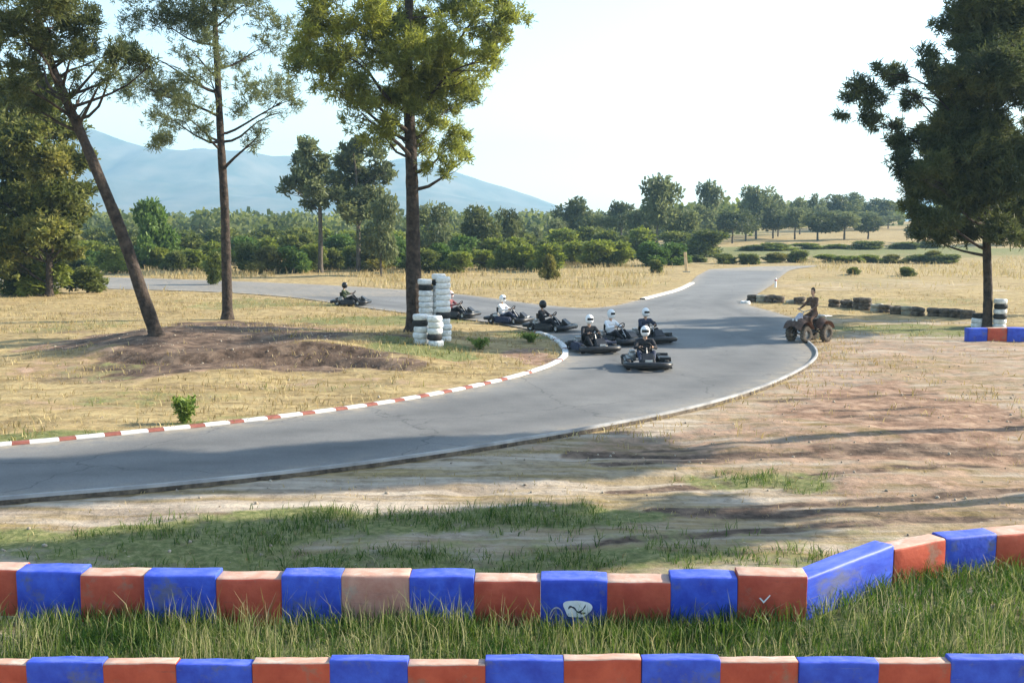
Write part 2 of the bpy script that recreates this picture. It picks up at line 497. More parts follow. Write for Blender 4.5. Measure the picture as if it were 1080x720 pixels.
def ground_material():
    m, nt, N, L, B = new_mat('dry_ground')
    geo = N.new('ShaderNodeNewGeometry')
    att = nd(N, 'ShaderNodeAttribute', attribute_name='cover')
    sep = N.new('ShaderNodeSeparateColor'); L.new(att.outputs['Color'], sep.inputs['Color'])

    def noise(scale, detail=6, rough=0.6, stretch=None):
        n = nd(N, 'ShaderNodeTexNoise', Scale=scale, Detail=detail, Roughness=rough)
        if stretch:
            mp = N.new('ShaderNodeMapping'); mp.inputs['Scale'].default_value = stretch
            L.new(geo.outputs['Position'], mp.inputs['Vector']); L.new(mp.outputs['Vector'], n.inputs['Vector'])
        else: L.new(geo.outputs['Position'], n.inputs['Vector'])
        return n.outputs['Fac']

    def ramp(fac, stops):
        r = N.new('ShaderNodeValToRGB'); el = r.color_ramp.elements
        el[0].position, el[0].color = stops[0][0], (*stops[0][1], 1)
        el[1].position, el[1].color = stops[-1][0], (*stops[-1][1], 1)
        for p, c in stops[1:-1]:
            e = el.new(p); e.color = (*c, 1)
        L.new(fac, r.inputs['Fac']); return r.outputs['Color']

    def mix(fac, a, b):
        x = nd(N, 'ShaderNodeMix', data_type='RGBA'); L.new(fac, x.inputs['Factor']); L.new(a, x.inputs['A']); L.new(b, x.inputs['B']); return x.outputs['Result']

    def math_(op, a, b, clamp=False):
        x = nd(N, 'ShaderNodeMath', operation=op, use_clamp=clamp)
        for i, v in enumerate((a, b)):
            if isinstance(v, (int, float)): x.inputs[i].default_value = v
            else: L.new(v, x.inputs[i])
        return x.outputs[0]

    def weight(w, nfac, k=3.0):
        # patch weight broken up by noise into an uneven edge
        s = math_('ADD', w, math_('MULTIPLY', math_('SUBTRACT', nfac, 0.5), 1.6))
        return math_('MULTIPLY', math_('SUBTRACT', s, 0.38), k, True)

    n_big = noise(0.35, 5); n_mid = noise(1.6, 7, 0.65); n_fine = noise(9, 8, 0.7)
    streak = noise(1.0, 7, 0.65, (0.22, 2.2, 1))
    straw = ramp(streak, [(0.32, (0.19, 0.135, 0.055)), (0.47, (0.30, 0.215, 0.108)), (0.64, (0.41, 0.315, 0.17))])
    straw = mix(math_('MULTIPLY', n_fine, 0.55), straw, ramp(n_mid, [(0.35, (0.16, 0.125, 0.05)), (0.6, (0.42, 0.34, 0.155))]))
    green = ramp(n_fine, [(0.3, (0.07, 0.088, 0.03)), (0.5, (0.15, 0.16, 0.06)), (0.68, (0.27, 0.245, 0.115))])
    soil = ramp(n_mid, [(0.32, (0.14, 0.082, 0.056)), (0.5, (0.25, 0.158, 0.108)), (0.66, (0.36, 0.25, 0.175))])
    grey = ramp(streak, [(0.34, (0.17, 0.13, 0.095)), (0.5, (0.31, 0.25, 0.19)), (0.64, (0.44, 0.37, 0.29))])
    dark = ramp(n_mid, [(0.34, (0.06, 0.042, 0.032)), (0.5, (0.12, 0.082, 0.06)), (0.64, (0.20, 0.14, 0.10))])
    streak2 = noise(1.0, 6, 0.7, (0.10, 0.9, 1))
    sm = nd(N, 'ShaderNodeMapRange'); sm.inputs['From Min'].default_value = .52; sm.inputs['From Max'].default_value = .66; sm.inputs['To Max'].default_value = .75
    L.new(streak2, sm.inputs['Value'])
    straw = mix(sm.outputs['Result'], straw, ramp(n_mid, [(0.35, (0.12, 0.085, 0.045)), (0.65, (0.30, 0.21, 0.11))]))
    c = mix(weight(sep.outputs['Blue'], streak), straw, grey)
    c = mix(weight(sep.outputs['Red'], n_mid), c, soil)
    c = mix(weight(att.outputs['Alpha'], streak), c, dark)
    c = mix(weight(sep.outputs['Green'], n_mid), c, green)
    mott = nd(N, 'ShaderNodeMix', data_type='RGBA', blend_type='MULTIPLY'); mott.inputs['Factor'].default_value = 1.0
    L.new(c, mott.inputs['A']); L.new(ramp(noise(3.2, 9, .75), [(0.33, (0.62, 0.6, 0.56)), (0.5, (1, 1, 1)), (0.7, (1.18, 1.16, 1.1))]), mott.inputs['B'])
    c = mott.outputs['Result']
    # pebbles and clods
    peb = nd(N, 'ShaderNodeTexVoronoi', Scale=7.0); L.new(geo.outputs['Position'], peb.inputs['Vector'])
    pm = nd(N, 'ShaderNodeMapRange'); pm.inputs['From Min'].default_value = 0.16; pm.inputs['From Max'].default_value = 0.10
    L.new(peb.outputs['Distance'], pm.inputs['Value'])
    pm2 = math_('MULTIPLY', pm.outputs['Result'], math_('MULTIPLY', math_('GREATER_THAN', n_big, 0.52), 0.5))
    pc = nd(N, 'ShaderNodeRGB'); pc.outputs[0].default_value = (0.44, 0.38, 0.3, 1)
    c = mix(pm2, c, pc.outputs[0])
    L.new(c, B.inputs['Base Color'])
    B.inputs['Roughness'].default_value = 0.95; B.inputs['Specular IOR Level'].default_value = 0.1
    h = math_('ADD', math_('MULTIPLY', n_fine, 0.5), n_mid)
    b = nd(N, 'ShaderNodeBump', Strength=0.6, Distance=0.10); L.new(h, b.inputs['Height']); L.new(b.outputs['Normal'], B.inputs['Normal'])
    return m


me = np_mesh('ground', verts, quads, ground_material(), smooth_shade=True)
ca = me.color_attributes.new('cover', 'FLOAT_COLOR', 'POINT')
ca.data.foreach_set('color', np.stack([ws, wg, wd, wk], -1).astype(np.float32).ravel())
tag(link('ground', me), kind='structure')

# ------------------------------------------------------------------ asphalt
def asphalt():
    m, nt, N, L, B = new_mat('asphalt')
    geo = N.new('ShaderNodeNewGeometry')
    n1 = nd(N, 'ShaderNodeTexNoise', Scale=0.25, Detail=6.0, Roughness=0.6); L.new(geo.outputs['Position'], n1.inputs['Vector'])
    n2 = nd(N, 'ShaderNodeTexNoise', Scale=30.0, Detail=4.0); L.new(geo.outputs['Position'], n2.inputs['Vector'])
    r = N.new('ShaderNodeValToRGB'); e = r.color_ramp.elements
    e[0].position = .3; e[0].color = (.135, .133, .13, 1); e[1].position = .7; e[1].color = (.215, .21, .20, 1)
    L.new(n1.outputs['Fac'], r.inputs['Fac'])
    mx = nd(N, 'ShaderNodeMix', data_type='RGBA', blend_type='MULTIPLY'); mx.inputs['Factor'].default_value = 0.5
    r2 = N.new('ShaderNodeValToRGB'); r2.color_ramp.elements[0].position = .3; r2.color_ramp.elements[0].color = (.5, .5, .5, 1); r2.color_ramp.elements[1].position = .7
    L.new(n2.outputs['Fac'], r2.inputs['Fac']); L.new(r.outputs['Color'], mx.inputs['A']); L.new(r2.outputs['Color'], mx.inputs['B'])
    # dark rubbered racing line painted by tyres: attribute on the mesh
    at_ = nd(N, 'ShaderNodeAttribute', attribute_name='wear')
    n3 = nd(N, 'ShaderNodeTexNoise', Scale=1.0, Detail=5.0); mp = N.new('ShaderNodeMapping'); mp.inputs['Scale'].default_value = (0.2, 1.6, 1)
    L.new(geo.outputs['Position'], mp.inputs['Vector']); L.new(mp.outputs['Vector'], n3.inputs['Vector'])
    mm = nd(N, 'ShaderNodeMath', operation='MULTIPLY'); L.new(at_.outputs['Fac'], mm.inputs[0]); L.new(n3.outputs['Fac'], mm.inputs[1])
    mx2 = nd(N, 'ShaderNodeMix', data_type='RGBA'); mx2.inputs['B'].default_value = (.07, .07, .07, 1)
    L.new(mm.outputs[0], mx2.inputs['Factor']); L.new(mx.outputs['Result'], mx2.inputs['A'])
    ad = nd(N, 'ShaderNodeAttribute', attribute_name='dust')
    n5 = nd(N, 'ShaderNodeTexNoise', Scale=2.5, Detail=7.0, Roughness=.7); L.new(geo.outputs['Position'], n5.inputs['Vector'])
    m5 = nd(N, 'ShaderNodeMath', operation='MULTIPLY_ADD', use_clamp=True); L.new(n5.outputs['Fac'], m5.inputs[0]); m5.inputs[1].default_value = 4.0; m5.inputs[2].default_value = -1.5
    m6 = nd(N, 'ShaderNodeMath', operation='MULTIPLY', use_clamp=True); L.new(ad.outputs['Fac'], m6.inputs[0]); L.new(m5.outputs[0], m6.inputs[1])
    mx3 = nd(N, 'ShaderNodeMix', data_type='RGBA'); mx3.inputs['B'].default_value = (.34, .28, .2, 1); L.new(m6.outputs[0], mx3.inputs['Factor']); L.new(mx2.outputs['Result'], mx3.inputs['A'])
    # cracks and repair patches
    vo = nd(N, 'ShaderNodeTexVoronoi', feature='DISTANCE_TO_EDGE', Scale=.22)
    n6 = nd(N, 'ShaderNodeTexNoise', Scale=1.2, Detail=5.0); L.new(geo.outputs['Position'], n6.inputs['Vector'])
    va = nd(N, 'ShaderNodeVectorMath', operation='ADD'); L.new(geo.outputs['Position'], va.inputs[0]); L.new(n6.outputs['Color'], va.inputs[1]); L.new(va.outputs['Vector'], vo.inputs['Vector'])
    mc = nd(N, 'ShaderNodeMapRange'); mc.inputs['From Min'].default_value = .006; mc.inputs['From Max'].default_value = .0; mc.inputs['To Max'].default_value = .65
    L.new(vo.outputs['Distance'], mc.inputs['Value'])
    mx4 = nd(N, 'ShaderNodeMix', data_type='RGBA'); mx4.inputs['B'].default_value = (.05, .05, .05, 1); L.new(mc.outputs['Result'], mx4.inputs['Factor']); L.new(mx3.outputs['Result'], mx4.inputs['A'])
    L.new(mx4.outputs['Result'], B.inputs['Base Color'])
    B.inputs['Roughness'].default_value = .8; B.inputs['Specular IOR Level'].default_value = .3
    b = nd(N, 'ShaderNodeBump', Strength=.25, Distance=.01); L.new(n2.outputs['Fac'], b.inputs['Height']); L.new(b.outputs['Normal'], B.inputs['Normal'])
    return m


from mathutils.geometry import delaunay_2d_cdt
n_o = len(outline)
xs_t = np.arange(poly[:, 0].min(), poly[:, 0].max(), 1.0); ys_t = np.arange(poly[:, 1].min(), poly[:, 1].max(), 1.0)
xs_t = np.arange(poly[:, 0].min(), poly[:, 0].max(), .5); ys_t = np.arange(poly[:, 1].min(), min(poly[:, 1].max(), 90), .4)
tx, ty = np.meshgrid(xs_t, ys_t); tx = tx.ravel(); ty = ty.ravel()
kk = in_poly(tx, ty); tx, ty = tx[kk], ty[kk]
kk = dist_poly(tx, ty) > .3; tx, ty = tx[kk], ty[kk]
pts2 = [Vector((p.x, p.y)) for p in outline] + [Vector((float(x_), float(y_))) for x_, y_ in zip(tx, ty)]
res = delaunay_2d_cdt(pts2, [(i, (i + 1) % n_o) for i in range(n_o)], [], 0, 1e-5)
vs_, fs_ = res[0], res[2]
cen = np.array([[sum(vs_[i].x for i in f) / 3, sum(vs_[i].y for i in f) / 3] for f in fs_])
keep = in_poly(cen[:, 0], cen[:, 1])
me = bpy.data.meshes.new('track')
me.from_pydata([(v_.x, v_.y, .012) for v_ in vs_], [], [f if (vs_[f[1]] - vs_[f[0]]).cross(vs_[f[2]] - vs_[f[0]]) > 0 else f[::-1] for f, k_ in zip(fs_, keep) if k_])
me.update()
co = np.empty(len(me.vertices) * 3, np.float32); me.vertices.foreach_get('co', co); co = co.reshape(-1, 3)
dd = dist_poly(co[:, 0].astype(float), co[:, 1].astype(float))
cx_, cy_ = co[:, 0].astype(float), co[:, 1].astype(float)
wr = (np.exp(-((dd - 1.5) / 0.45) ** 2) + .7 * np.exp(-((dd - 2.7) / 0.35) ** 2)) * (co[:, 1] < 60)
dust = np.exp(-(dd / .45) ** 2) * .9 + .75 * ((cy_ > 58) & (cx_ < -5)) * (.5 + .5 * vnoise(cx_, cy_, .3, 3))
a2_ = me.attributes.new('dust', 'FLOAT', 'POINT'); a2_.data.foreach_set('value', dust.astype(np.float32))
a_ = me.attributes.new('wear', 'FLOAT', 'POINT'); a_.data.foreach_set('value', wr.astype(np.float32))
tag(link('track', me, mats=asphalt()), kind='structure')


def offset_line(pts, d):
    out = []
    for i, p in enumerate(pts):
        a = pts[max(i - 1, 0)]; b = pts[min(i + 1, len(pts) - 1)]
        t = (b - a); t.z = 0; t.normalize()
        out.append(Vector((p.x - t.y * d, p.y + t.x * d, p.z)))
    return out


def resample(pts, step):
    out = [pts[0].copy()]; acc = 0
    for a, b in zip(pts, pts[1:]):
        L_ = (b - a).length; s = 0
        while acc + (L_ - s) >= step:
            s += step - acc; acc = 0
            out.append(a.lerp(b, s / L_))
        acc += L_ - s
    return out


def kerb_strip(name, pts, width, h, mats, pattern, inner_sign, side=None):
    """low bevelled kerb along pts; pattern(i) gives the material slot of segment i"""
    mb = MB()
    A = pts; Bp = offset_line(pts, inner_sign * width)
    A2 = offset_line(pts, inner_sign * width * .15); B2 = offset_line(pts, inner_sign * width * .85)
    rows = [[Vector((p.x, p.y, -0.03)) for p in A], [Vector((p.x, p.y, h * .45)) for p in A], [Vector((p.x, p.y, h)) for p in A2],
            [Vector((p.x, p.y, h)) for p in B2], [Vector((p.x, p.y, h * .45)) for p in Bp], [Vector((p.x, p.y, -0.05)) for p in Bp]]
    n = len(pts)
    for i in range(n - 1):
        v = [r[i] for r in rows] + [r[i + 1] for r in rows]
        fs = [[k, k + 6, k + 7, k + 1] for k in range(5)]
        if inner_sign > 0: fs = [q[::-1] for q in fs]
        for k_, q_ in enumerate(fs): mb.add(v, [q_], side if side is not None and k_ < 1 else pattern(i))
    return mb.build(name, mats)


M['kerb_white'] = paint('kerb_white', (0.46, 0.45, 0.43), (0.70, 0.69, 0.66), 4, 0.7, 0.2, dirt=((0.4, 0.36, 0.3), 3, .62))
M['kerb_red'] = paint('kerb_red', (0.19, 0.055, 0.04), (0.27, 0.095, 0.07), 4, 0.75, 0.2, dirt=((0.3, 0.24, 0.18), 3, .58))
M['kerb_grey'] = paint('kerb_concrete', (0.20, 0.20, 0.205), (0.38, 0.37, 0.36), 1.5, 0.8, 0.2, dirt=((0.2, 0.18, 0.15), 2, .6))
M['kerb_pale'] = paint('kerb_worn_paint', (0.48, 0.46, 0.42), (0.66, 0.62, 0.56), 1.5, 0.8, 0.2, dirt=((0.36, 0.3, 0.22), 2, .6))
ik = resample(inner_c, 0.1)
apex = min(range(len(ik)), key=lambda i: (ik[i] - G(548, 398)).length)


def kpat(i):
    if i < apex: return 1 if (i // 2) % 14 == 13 else 0
    return 0 if (i - apex) % 8 < 5 else 1


k0 = min(range(len(ik)), key=lambda i: (ik[i] - G(560, 349)).length)
tag(kerb_strip('inner_kerb', ik[k0:], 0.21, 0.06, [M['kerb_white'], M['kerb_red']], lambda i: kpat(i + k0), -1), kind='structure')
tag(kerb_strip('outer_kerb', resample(outer_c, 0.15), 0.08, 0.09, [M['kerb_grey'], M['rubber_dusty_kerb_shade']], lambda i: 0, 1, 1), kind='structure')  # lower camera-side face coloured dark as the kerb's painted shadow line
bc = catmull([G(*p) for p in [(727, 299), (712, 306), (690, 312), (674, 316)]], 8)
tag(kerb_strip('branch_kerb', resample(bc, 0.3), 0.35, 0.09, [M['kerb_pale']], lambda i: 0, 1), kind='structure')

# ------------------------------------------------------------------ foliage generators
def unit(n):
    v = rng.normal(size=(n, 3)); return v / np.linalg.norm(v, axis=1, keepdims=True)


def needles(C, m, L, W, tint, up=0.25, out=None, jit=0.35):
    """quads radiating from puff centres C (N,3); returns verts, quads, tint"""
    n = len(C)
    d = unit(n * m)
    if out is not None: d = d + np.repeat(out, m, 0) * 0.7
    d[:, 2] += up
    d /= np.linalg.norm(d, axis=1, keepdims=True)
    s = unit(n * m); s = np.cross(d, s); s /= np.linalg.norm(s, axis=1, keepdims=True) + 1e-9
    c = np.repeat(C, m, 0) + unit(n * m) * (L * 1.1 * rng.random((n * m, 1)))
    Ls = L * rng.uniform(1 - jit, 1 + jit, (n * m, 1)); Ws = W * rng.uniform(.7, 1.3, (n * m, 1))
    v = np.stack([c - s * Ws * .5, c + s * Ws * .5, c + d * Ls + s * Ws * .35, c + d * Ls - s * Ws * .35], 1).reshape(-1, 3)
    q = np.arange(n * m * 4).reshape(-1, 4)
    t = np.repeat(np.clip(np.repeat(tint, m) + rng.normal(0, .12, n * m), 0, 1), 4)
    return v, q, t


def ball(n, hollow=0.45):
    r = rng.uniform(hollow ** 3, 1, n) ** (1 / 3)
    return unit(n) * r[:, None]


def crown_mesh(name, blobs, mat, dens=26, m=16, L=.2, W=.03, flat=.75):
    """blobs: (centre, radius, weight)"""
    Cs, Os, Ts = [], [], []
    for c, r, w in blobs:
        n = max(4, int(dens * r * r * w))
        # sub-lumps so that a blob is uneven
        k = max(3, int(5 * r))
        sub = ball(k, .3) * r * .75
        pick = rng.integers(0, k, n)
        p = sub[pick] + ball(n, .1) * r * np.where(rng.random(n) < .25, .75, .42)[:, None]
        p[:, 2] *= flat
        Cs.append(p + np.array(c)); o = p / (np.linalg.norm(p, axis=1, keepdims=True) + 1e-6); Os.append(o)
        Ts.append(np.clip(.45 + rng.normal(0, .15) + rng.normal(0, .12, k)[pick] + .0 * p[:, 2], 0, 1))
    C = np.concatenate(Cs); O = np.concatenate(Os); T = np.concatenate(Ts)
    v, q, t = needles(C, m, L, W, T, out=O)
    return np_mesh(name, v, q, mat, t)


def trunk_curve(pts, n=6): return catmull(pts, n)


def nearest_on(curve, p, below=0.6):
    best, bi = 1e9, 0
    for i, c in enumerate(curve):
        hd = math.hypot(c.x - p.x, c.y - p.y)
        target = p.z - below - 0.35 * hd
        d = abs(c.z - target)
        if d < best: best, bi = d, i
    return bi


def big_tree(name, label, trunk_pts, r0, r1, blobs, mat, bark, dens, m=16, L=.2, W=.03, bare=(), branch_every=1, flat=.75, below=.6):
    base = trunk_pts[0]
    root = empty(name, base)
    tag(root, label, 'tree', 'large pines beside the track')
    off = Vector(base)
    curve = trunk_curve(trunk_pts, 7)
    n = len(curve)
    rad = [r0 + (r1 - r0) * (i / (n - 1)) ** 0.9 for i in range(n)]
    rad = [r * random.uniform(.95, 1.05) for r in rad]
    rad[0] *= 1.35; rad[1] *= 1.12
    mb = MB(); mb.tube([c - off for c in curve], rad, 12)
    mb.tube([Vector((0, 0, -.4)), Vector((0, 0, .02))], [rad[0] * 1.25, rad[0]], 12)
    lb = mb
    ends = [(b[0], b[1]) for i, b in enumerate(blobs) if i % branch_every == 0] + [(p, 0.2) for p in bare]
    for p, r in ends:
        p = Vector(p); i = nearest_on(curve, p, below)
        a = curve[i]; d = p - a
        k = max(3, int(d.length / .5))
        pts = []
        w = [Vector((random.uniform(-1, 1), random.uniform(-1, 1), random.uniform(-1, 1))) * .09 * d.length for _ in range(2)]
        for j in range(k + 1):
            t = j / k
            q = a + d * t + Vector((0, 0, -.10 * d.length * math.sin(math.pi * t) * (1 - t) + .06 * d.length * math.sin(math.pi * t)))
            q += w[0] * math.sin(math.pi * t) + w[1] * math.sin(2 * math.pi * t) * .5
            pts.append(q - off)
        rr = min(rad[i] * .42, .025 + .02 * d.length)
        lb.tube(pts, [rr * (1 - .82 * j / k) for j in range(k + 1)], 6)
        # twigs
        for _ in range(int(2 + r * 3)):
            t0 = pts[random.randint(max(1, k // 2), k)]
            e = p - off + Vector(tuple(ball(1, .5)[0] * r * .8))
            mid = (t0 + e) / 2 + Vector(tuple(unit(1)[0] * .1))
            lb.tube([t0, mid, e], [rr * .3, rr * .2, .006], 4)
    lb.build('trunk', bark, root, smooth=True)
    cm = crown_mesh(name + '_crown', [(Vector(b[0]) - off, b[1], b[2]) for b in blobs], mat, dens, m, L, W, flat)
    link('crown', cm, root)
    return root


def pxblobs(lst, Y, depth, rmul=1.0):
    out = []
    for it in lst:
        px, py, r = it[:3]; w = it[3] if len(it) > 3 else 1.0
        dy = it[4] if len(it) > 4 else random.uniform(-depth, depth)
        out.append((at(px, py, Y + dy), r * Y / F * rmul, w))
    return out


def gpt(px, py):
    p = G(px, py)
    for _ in range(4):
        z = float(zat(p.x, p.y)); p = G(px, py, z)
    return p


# big crowned pine in the middle (trunk behind the white tyre stacks)
b = gpt(437, 350); Yt = b.y
tr = [b] + [at(x, y, Yt + dy) for x, y, dy in ((436, 280, 0), (435, 210, .1), (433, 150, .1), (430, 80, .2), (431, 10, .2), (436, -60, .3), (440, -130, .3))]
bl = pxblobs([(340, 18, 34), (375, 20, 36), (330, 50, 28), (362, 58, 32), (395, 50, 30), (345, 78, 24), (382, 85, 26), (400, 100, 26), (408, 128, 22, .8), (398, 138, 16, .7),
              (318, 30, 18, .8), (325, 72, 18, .8), (415, 20, 34), (450, 18, 36), (470, 40, 32), (450, 60, 34), (485, 15, 34), (500, 45, 30), (475, 75, 30), (455, 95, 28), (490, 85, 26),
              (520, 20, 28), (540, 8, 24), (528, 50, 20), (510, 65, 20), (548, 20, 14, .8), (515, 72, 14, .7), (470, 115, 24), (445, 125, 22, .8), (465, 140, 20, .9), (480, 150, 18, .9), (462, 170, 17, .9), (470, 182, 11, .8), (380, 118, 22, .9), (392, 150, 16, .7), (372, 130, 14, .7), (415, 95, 22), (430, 105, 22), (440, 85, 26), (420, 140, 18, .8), (475, 100, 24), (495, 105, 18, .8), (450, 145, 20, .9), (485, 135, 16, .8), (475, 160, 15, .9), (495, 165, 11, .7), (450, 178, 9, .6), (410, 60, 26), (385, 20, 30), (430, 40, 28), (320, 55, 20, .9), (355, 95, 20, .8), (490, 155, 11, .7), (445, 160, 12, .6), (425, 70, 24, .7), (420, 110, 18, .6),
              (350, -20, 38), (400, -25, 40), (450, -25, 42), (500, -25, 38), (545, -25, 26), (375, -60, 36), (430, -65, 40), (485, -65, 36), (410, -105, 34), (460, -105, 34), (437, -140, 26)], Yt, 2.6)
big_tree('pine_tree', 'tall broad crowned pine standing behind the white tyre stacks', tr, .30, .10, bl, M['pine'], M['bark'], 92, 20, .18, .031, below=.5, branch_every=3)

# slim straight pine with thin airy crown
b = gpt(240, 337); Yt = b.y
tr = [b] + [at(x, y, Yt) for x, y in ((239, 290), (237, 220), (233, 150), (230, 90), (227, 30), (226, -30), (228, -110))]
bl = pxblobs([(160, 15, 26, .9), (190, 12, 28, .9), (205, 30, 20, .8), (215, 5, 24, .9), (250, 10, 26, .6), (280, 20, 20, .45), (150, 88, 22, .8), (175, 95, 26, .8), (200, 92, 20, .7), (215, 78, 16, .5), (205, 115, 20, .7),
              (140, 80, 14, .6), (180, 125, 18, .8), (178, 145, 14, .9), (170, 150, 10, .8), (205, 135, 14, .6), (265, 85, 20, .45), (290, 95, 22, .55), (310, 105, 16, .55), (300, 80, 16, .5), (270, 115, 20, .5), (275, 140, 14, .5), (268, 152, 9, .6),
              (250, 60, 20, .4), (285, 50, 20, .45), (300, 30, 18, .45), (215, 50, 18, .6), (195, 60, 16, .6), (310, 60, 14, .4), (255, 115, 14, .4), (145, 55, 16, .7), (125, 62, 14, .7),
              (180, -25, 30), (230, -30, 34), (275, -30, 28), (205, -70, 30), (250, -75, 30), (228, -115, 26)], Yt, 2.0, 1.3)
big_tree('pine_tree', 'slim straight pine with thin airy crown, right of the leaning pine', tr, .235, .07, bl, M['pine_grey'], M['bark'], 90, 16, .17, .028, branch_every=3,
         bare=[at(175, 68, Yt), at(300, 118, Yt), at(185, 122, Yt + .5), at(275, 5, Yt)], below=.3)

# leaning pine
b = gpt(165, 353); Yt = b.y
tr = [b] + [at(x, y, Yt + dy) for x, y, dy in ((150, 310, 0), (130, 250, .1), (106, 190, .2), (85, 140, .3), (65, 95, .4), (50, 55, .5), (38, 10, .6), (22, -50, .7))]
bl = pxblobs([(40, 10, 36), (70, 15, 34), (20, 40, 36), (55, 45, 30), (85, 30, 26), (75, 60, 22, .8), (100, 45, 18, .8), (40, 70, 24, .9), (15, 85, 28), (110, 60, 16, .8), (125, 55, 16, .9), (140, 62, 17, 1), (158, 66, 15, .9), (118, 75, 13, .8), (108, 85, 11, .8),
              (80, 80, 12, .5), (92, 95, 9, .5), (25, 110, 22, .8), (-5, 20, 38), (-20, 60, 32), (20, -25, 40), (65, -25, 34), (-15, -40, 38), (30, -70, 36), (0, -95, 32), (75, 100, 10, .45)], Yt, 2.4)
big_tree('pine_tree', 'pine leaning steeply to one side on the bare soil mound', tr, .22, .09, bl, M['pine_dark'], M['bark'], 90, 20, .18, .032, bare=[at(95, 110, Yt)], below=.3)

# dark pine on the right
b = gpt(1041, 346); Yt = b.y
tr = [b] + [at(x, y, Yt) for x, y in ((1042, 310), (1041, 270), (1040, 220), (1042, 160), (1043, 90), (1044, 20), (1040, -50), (1042, -120))]
bl = pxblobs([(900, 85, 15, .6), (893, 105, 16, .6), (905, 120, 15, .6), (890, 118, 10, .6), (915, 95, 14, .6), (925, 108, 14, .6), (925, 130, 14, .6), (940, 75, 15, .6), (955, 85, 15, .6), (930, 70, 10, .6), (960, 105, 16, .6), (975, 60, 17, .6), (985, 80, 17, .6), (1000, 40, 20, .6), (1010, 20, 22, .6), (1015, 60, 20, .6), (998, 95, 16, .6),
              (945, 140, 14, .8), (960, 150, 18), (955, 175, 18), (970, 190, 14), (985, 150, 26, 1.2), (985, 200, 26, 1.2), (1000, 120, 22, 1.1), (1010, 90, 24, 1.2), (1010, 165, 34, 1.2), (1005, 215, 32, 1.3), (1000, 240, 22, 1.2), (985, 232, 20, 1.2), (1030, 130, 36, 1.2), (1040, 190, 36, 1.2), (1035, 235, 30, 1.2), (1045, 80, 36, 1.2), (1045, 30, 36, 1.2), (1060, 150, 34), (1070, 210, 34), (1075, 100, 36),
              (1040, -15, 36), (1010, -20, 28), (1075, 30, 36), (1100, 70, 34), (1105, 140, 34), (1100, 190, 30), (1075, -25, 34), (1040, -60, 36), (1100, -30, 30), (1070, -80, 32), (1040, -110, 28), (975, 245, 15, 1.1), (1060, 245, 24, 1.1), (1090, 240, 24), (1035, 40, 30, 1.2, -1.2), (1040, 5, 30, 1.2, -1.2), (1030, 90, 30, 1.3, -1.4), (1045, 120, 30, 1.3, -1.5), (1030, 165, 32, 1.3, -1.6), (1050, 205, 32, 1.3, -1.6), (1020, 200, 28, 1.3, -1.5), (1000, 190, 24, 1.2, -1), (975, 170, 20, 1.1), (968, 205, 18, 1.1), (985, 180, 24, 1.2), (1000, 140, 24, 1.2), (1015, 110, 24, 1.2), (1070, 60, 34, 1.2), (1065, 10, 34, 1.2), (1080, 180, 34, 1.2), (960, 225, 14, 1), (1025, 245, 22, 1.2)], Yt, 2.8)
big_tree('pine_tree', 'dark dense pine with low hanging branches at the far right of the track', tr, .19, .08, bl, M['pine_dark'], M['bark'], 170, 20, .19, .036, bare=[at(935, 101, Yt)], below=.0, branch_every=2)

# pines beyond the right edge whose shade falls over the near track and grass
def shade_tree(x, y, h0, h1, rad, nb, dens, label):
    b = Vector((x, y, float(zat(x, y))))
    tr = [b, Vector((x + .1, y, h0 * .5)), Vector((x, y + .1, h0)), Vector((x - .1, y, (h0 + h1) / 2)), Vector((x, y, h1))]
    bl = []
    for i in range(nb):
        t = (i + .5) / nb
        a = i * 2.4
        rr = rad * (1.0 - .3 * t) * math.sqrt(random.uniform(.2, 1))
        bl.append((Vector((x + rr * math.cos(a) * 1.2, y + rr * math.sin(a), h0 + (h1 - h0) * t)), random.uniform(.5, .8), 1.0))
    return big_tree('pine_tree', label, tr, .2, .05, bl, M['pine'], M['bark'], dens, 14, .26, .06)


shade_tree(13.4, 20.9, 6.2, 12.6, 1.3, 80, 300, 'tall pine by the near track outside the view')
shade_tree(11.8, 15.9, 5.0, 9.6, 1.1, 40, 170, 'thin pine by the barrier outside the view')

shade_tree(29.5, 47.5, 5.0, 11.5, 2.0, 40, 60, 'broad pine beyond the dark right pine, outside the view')

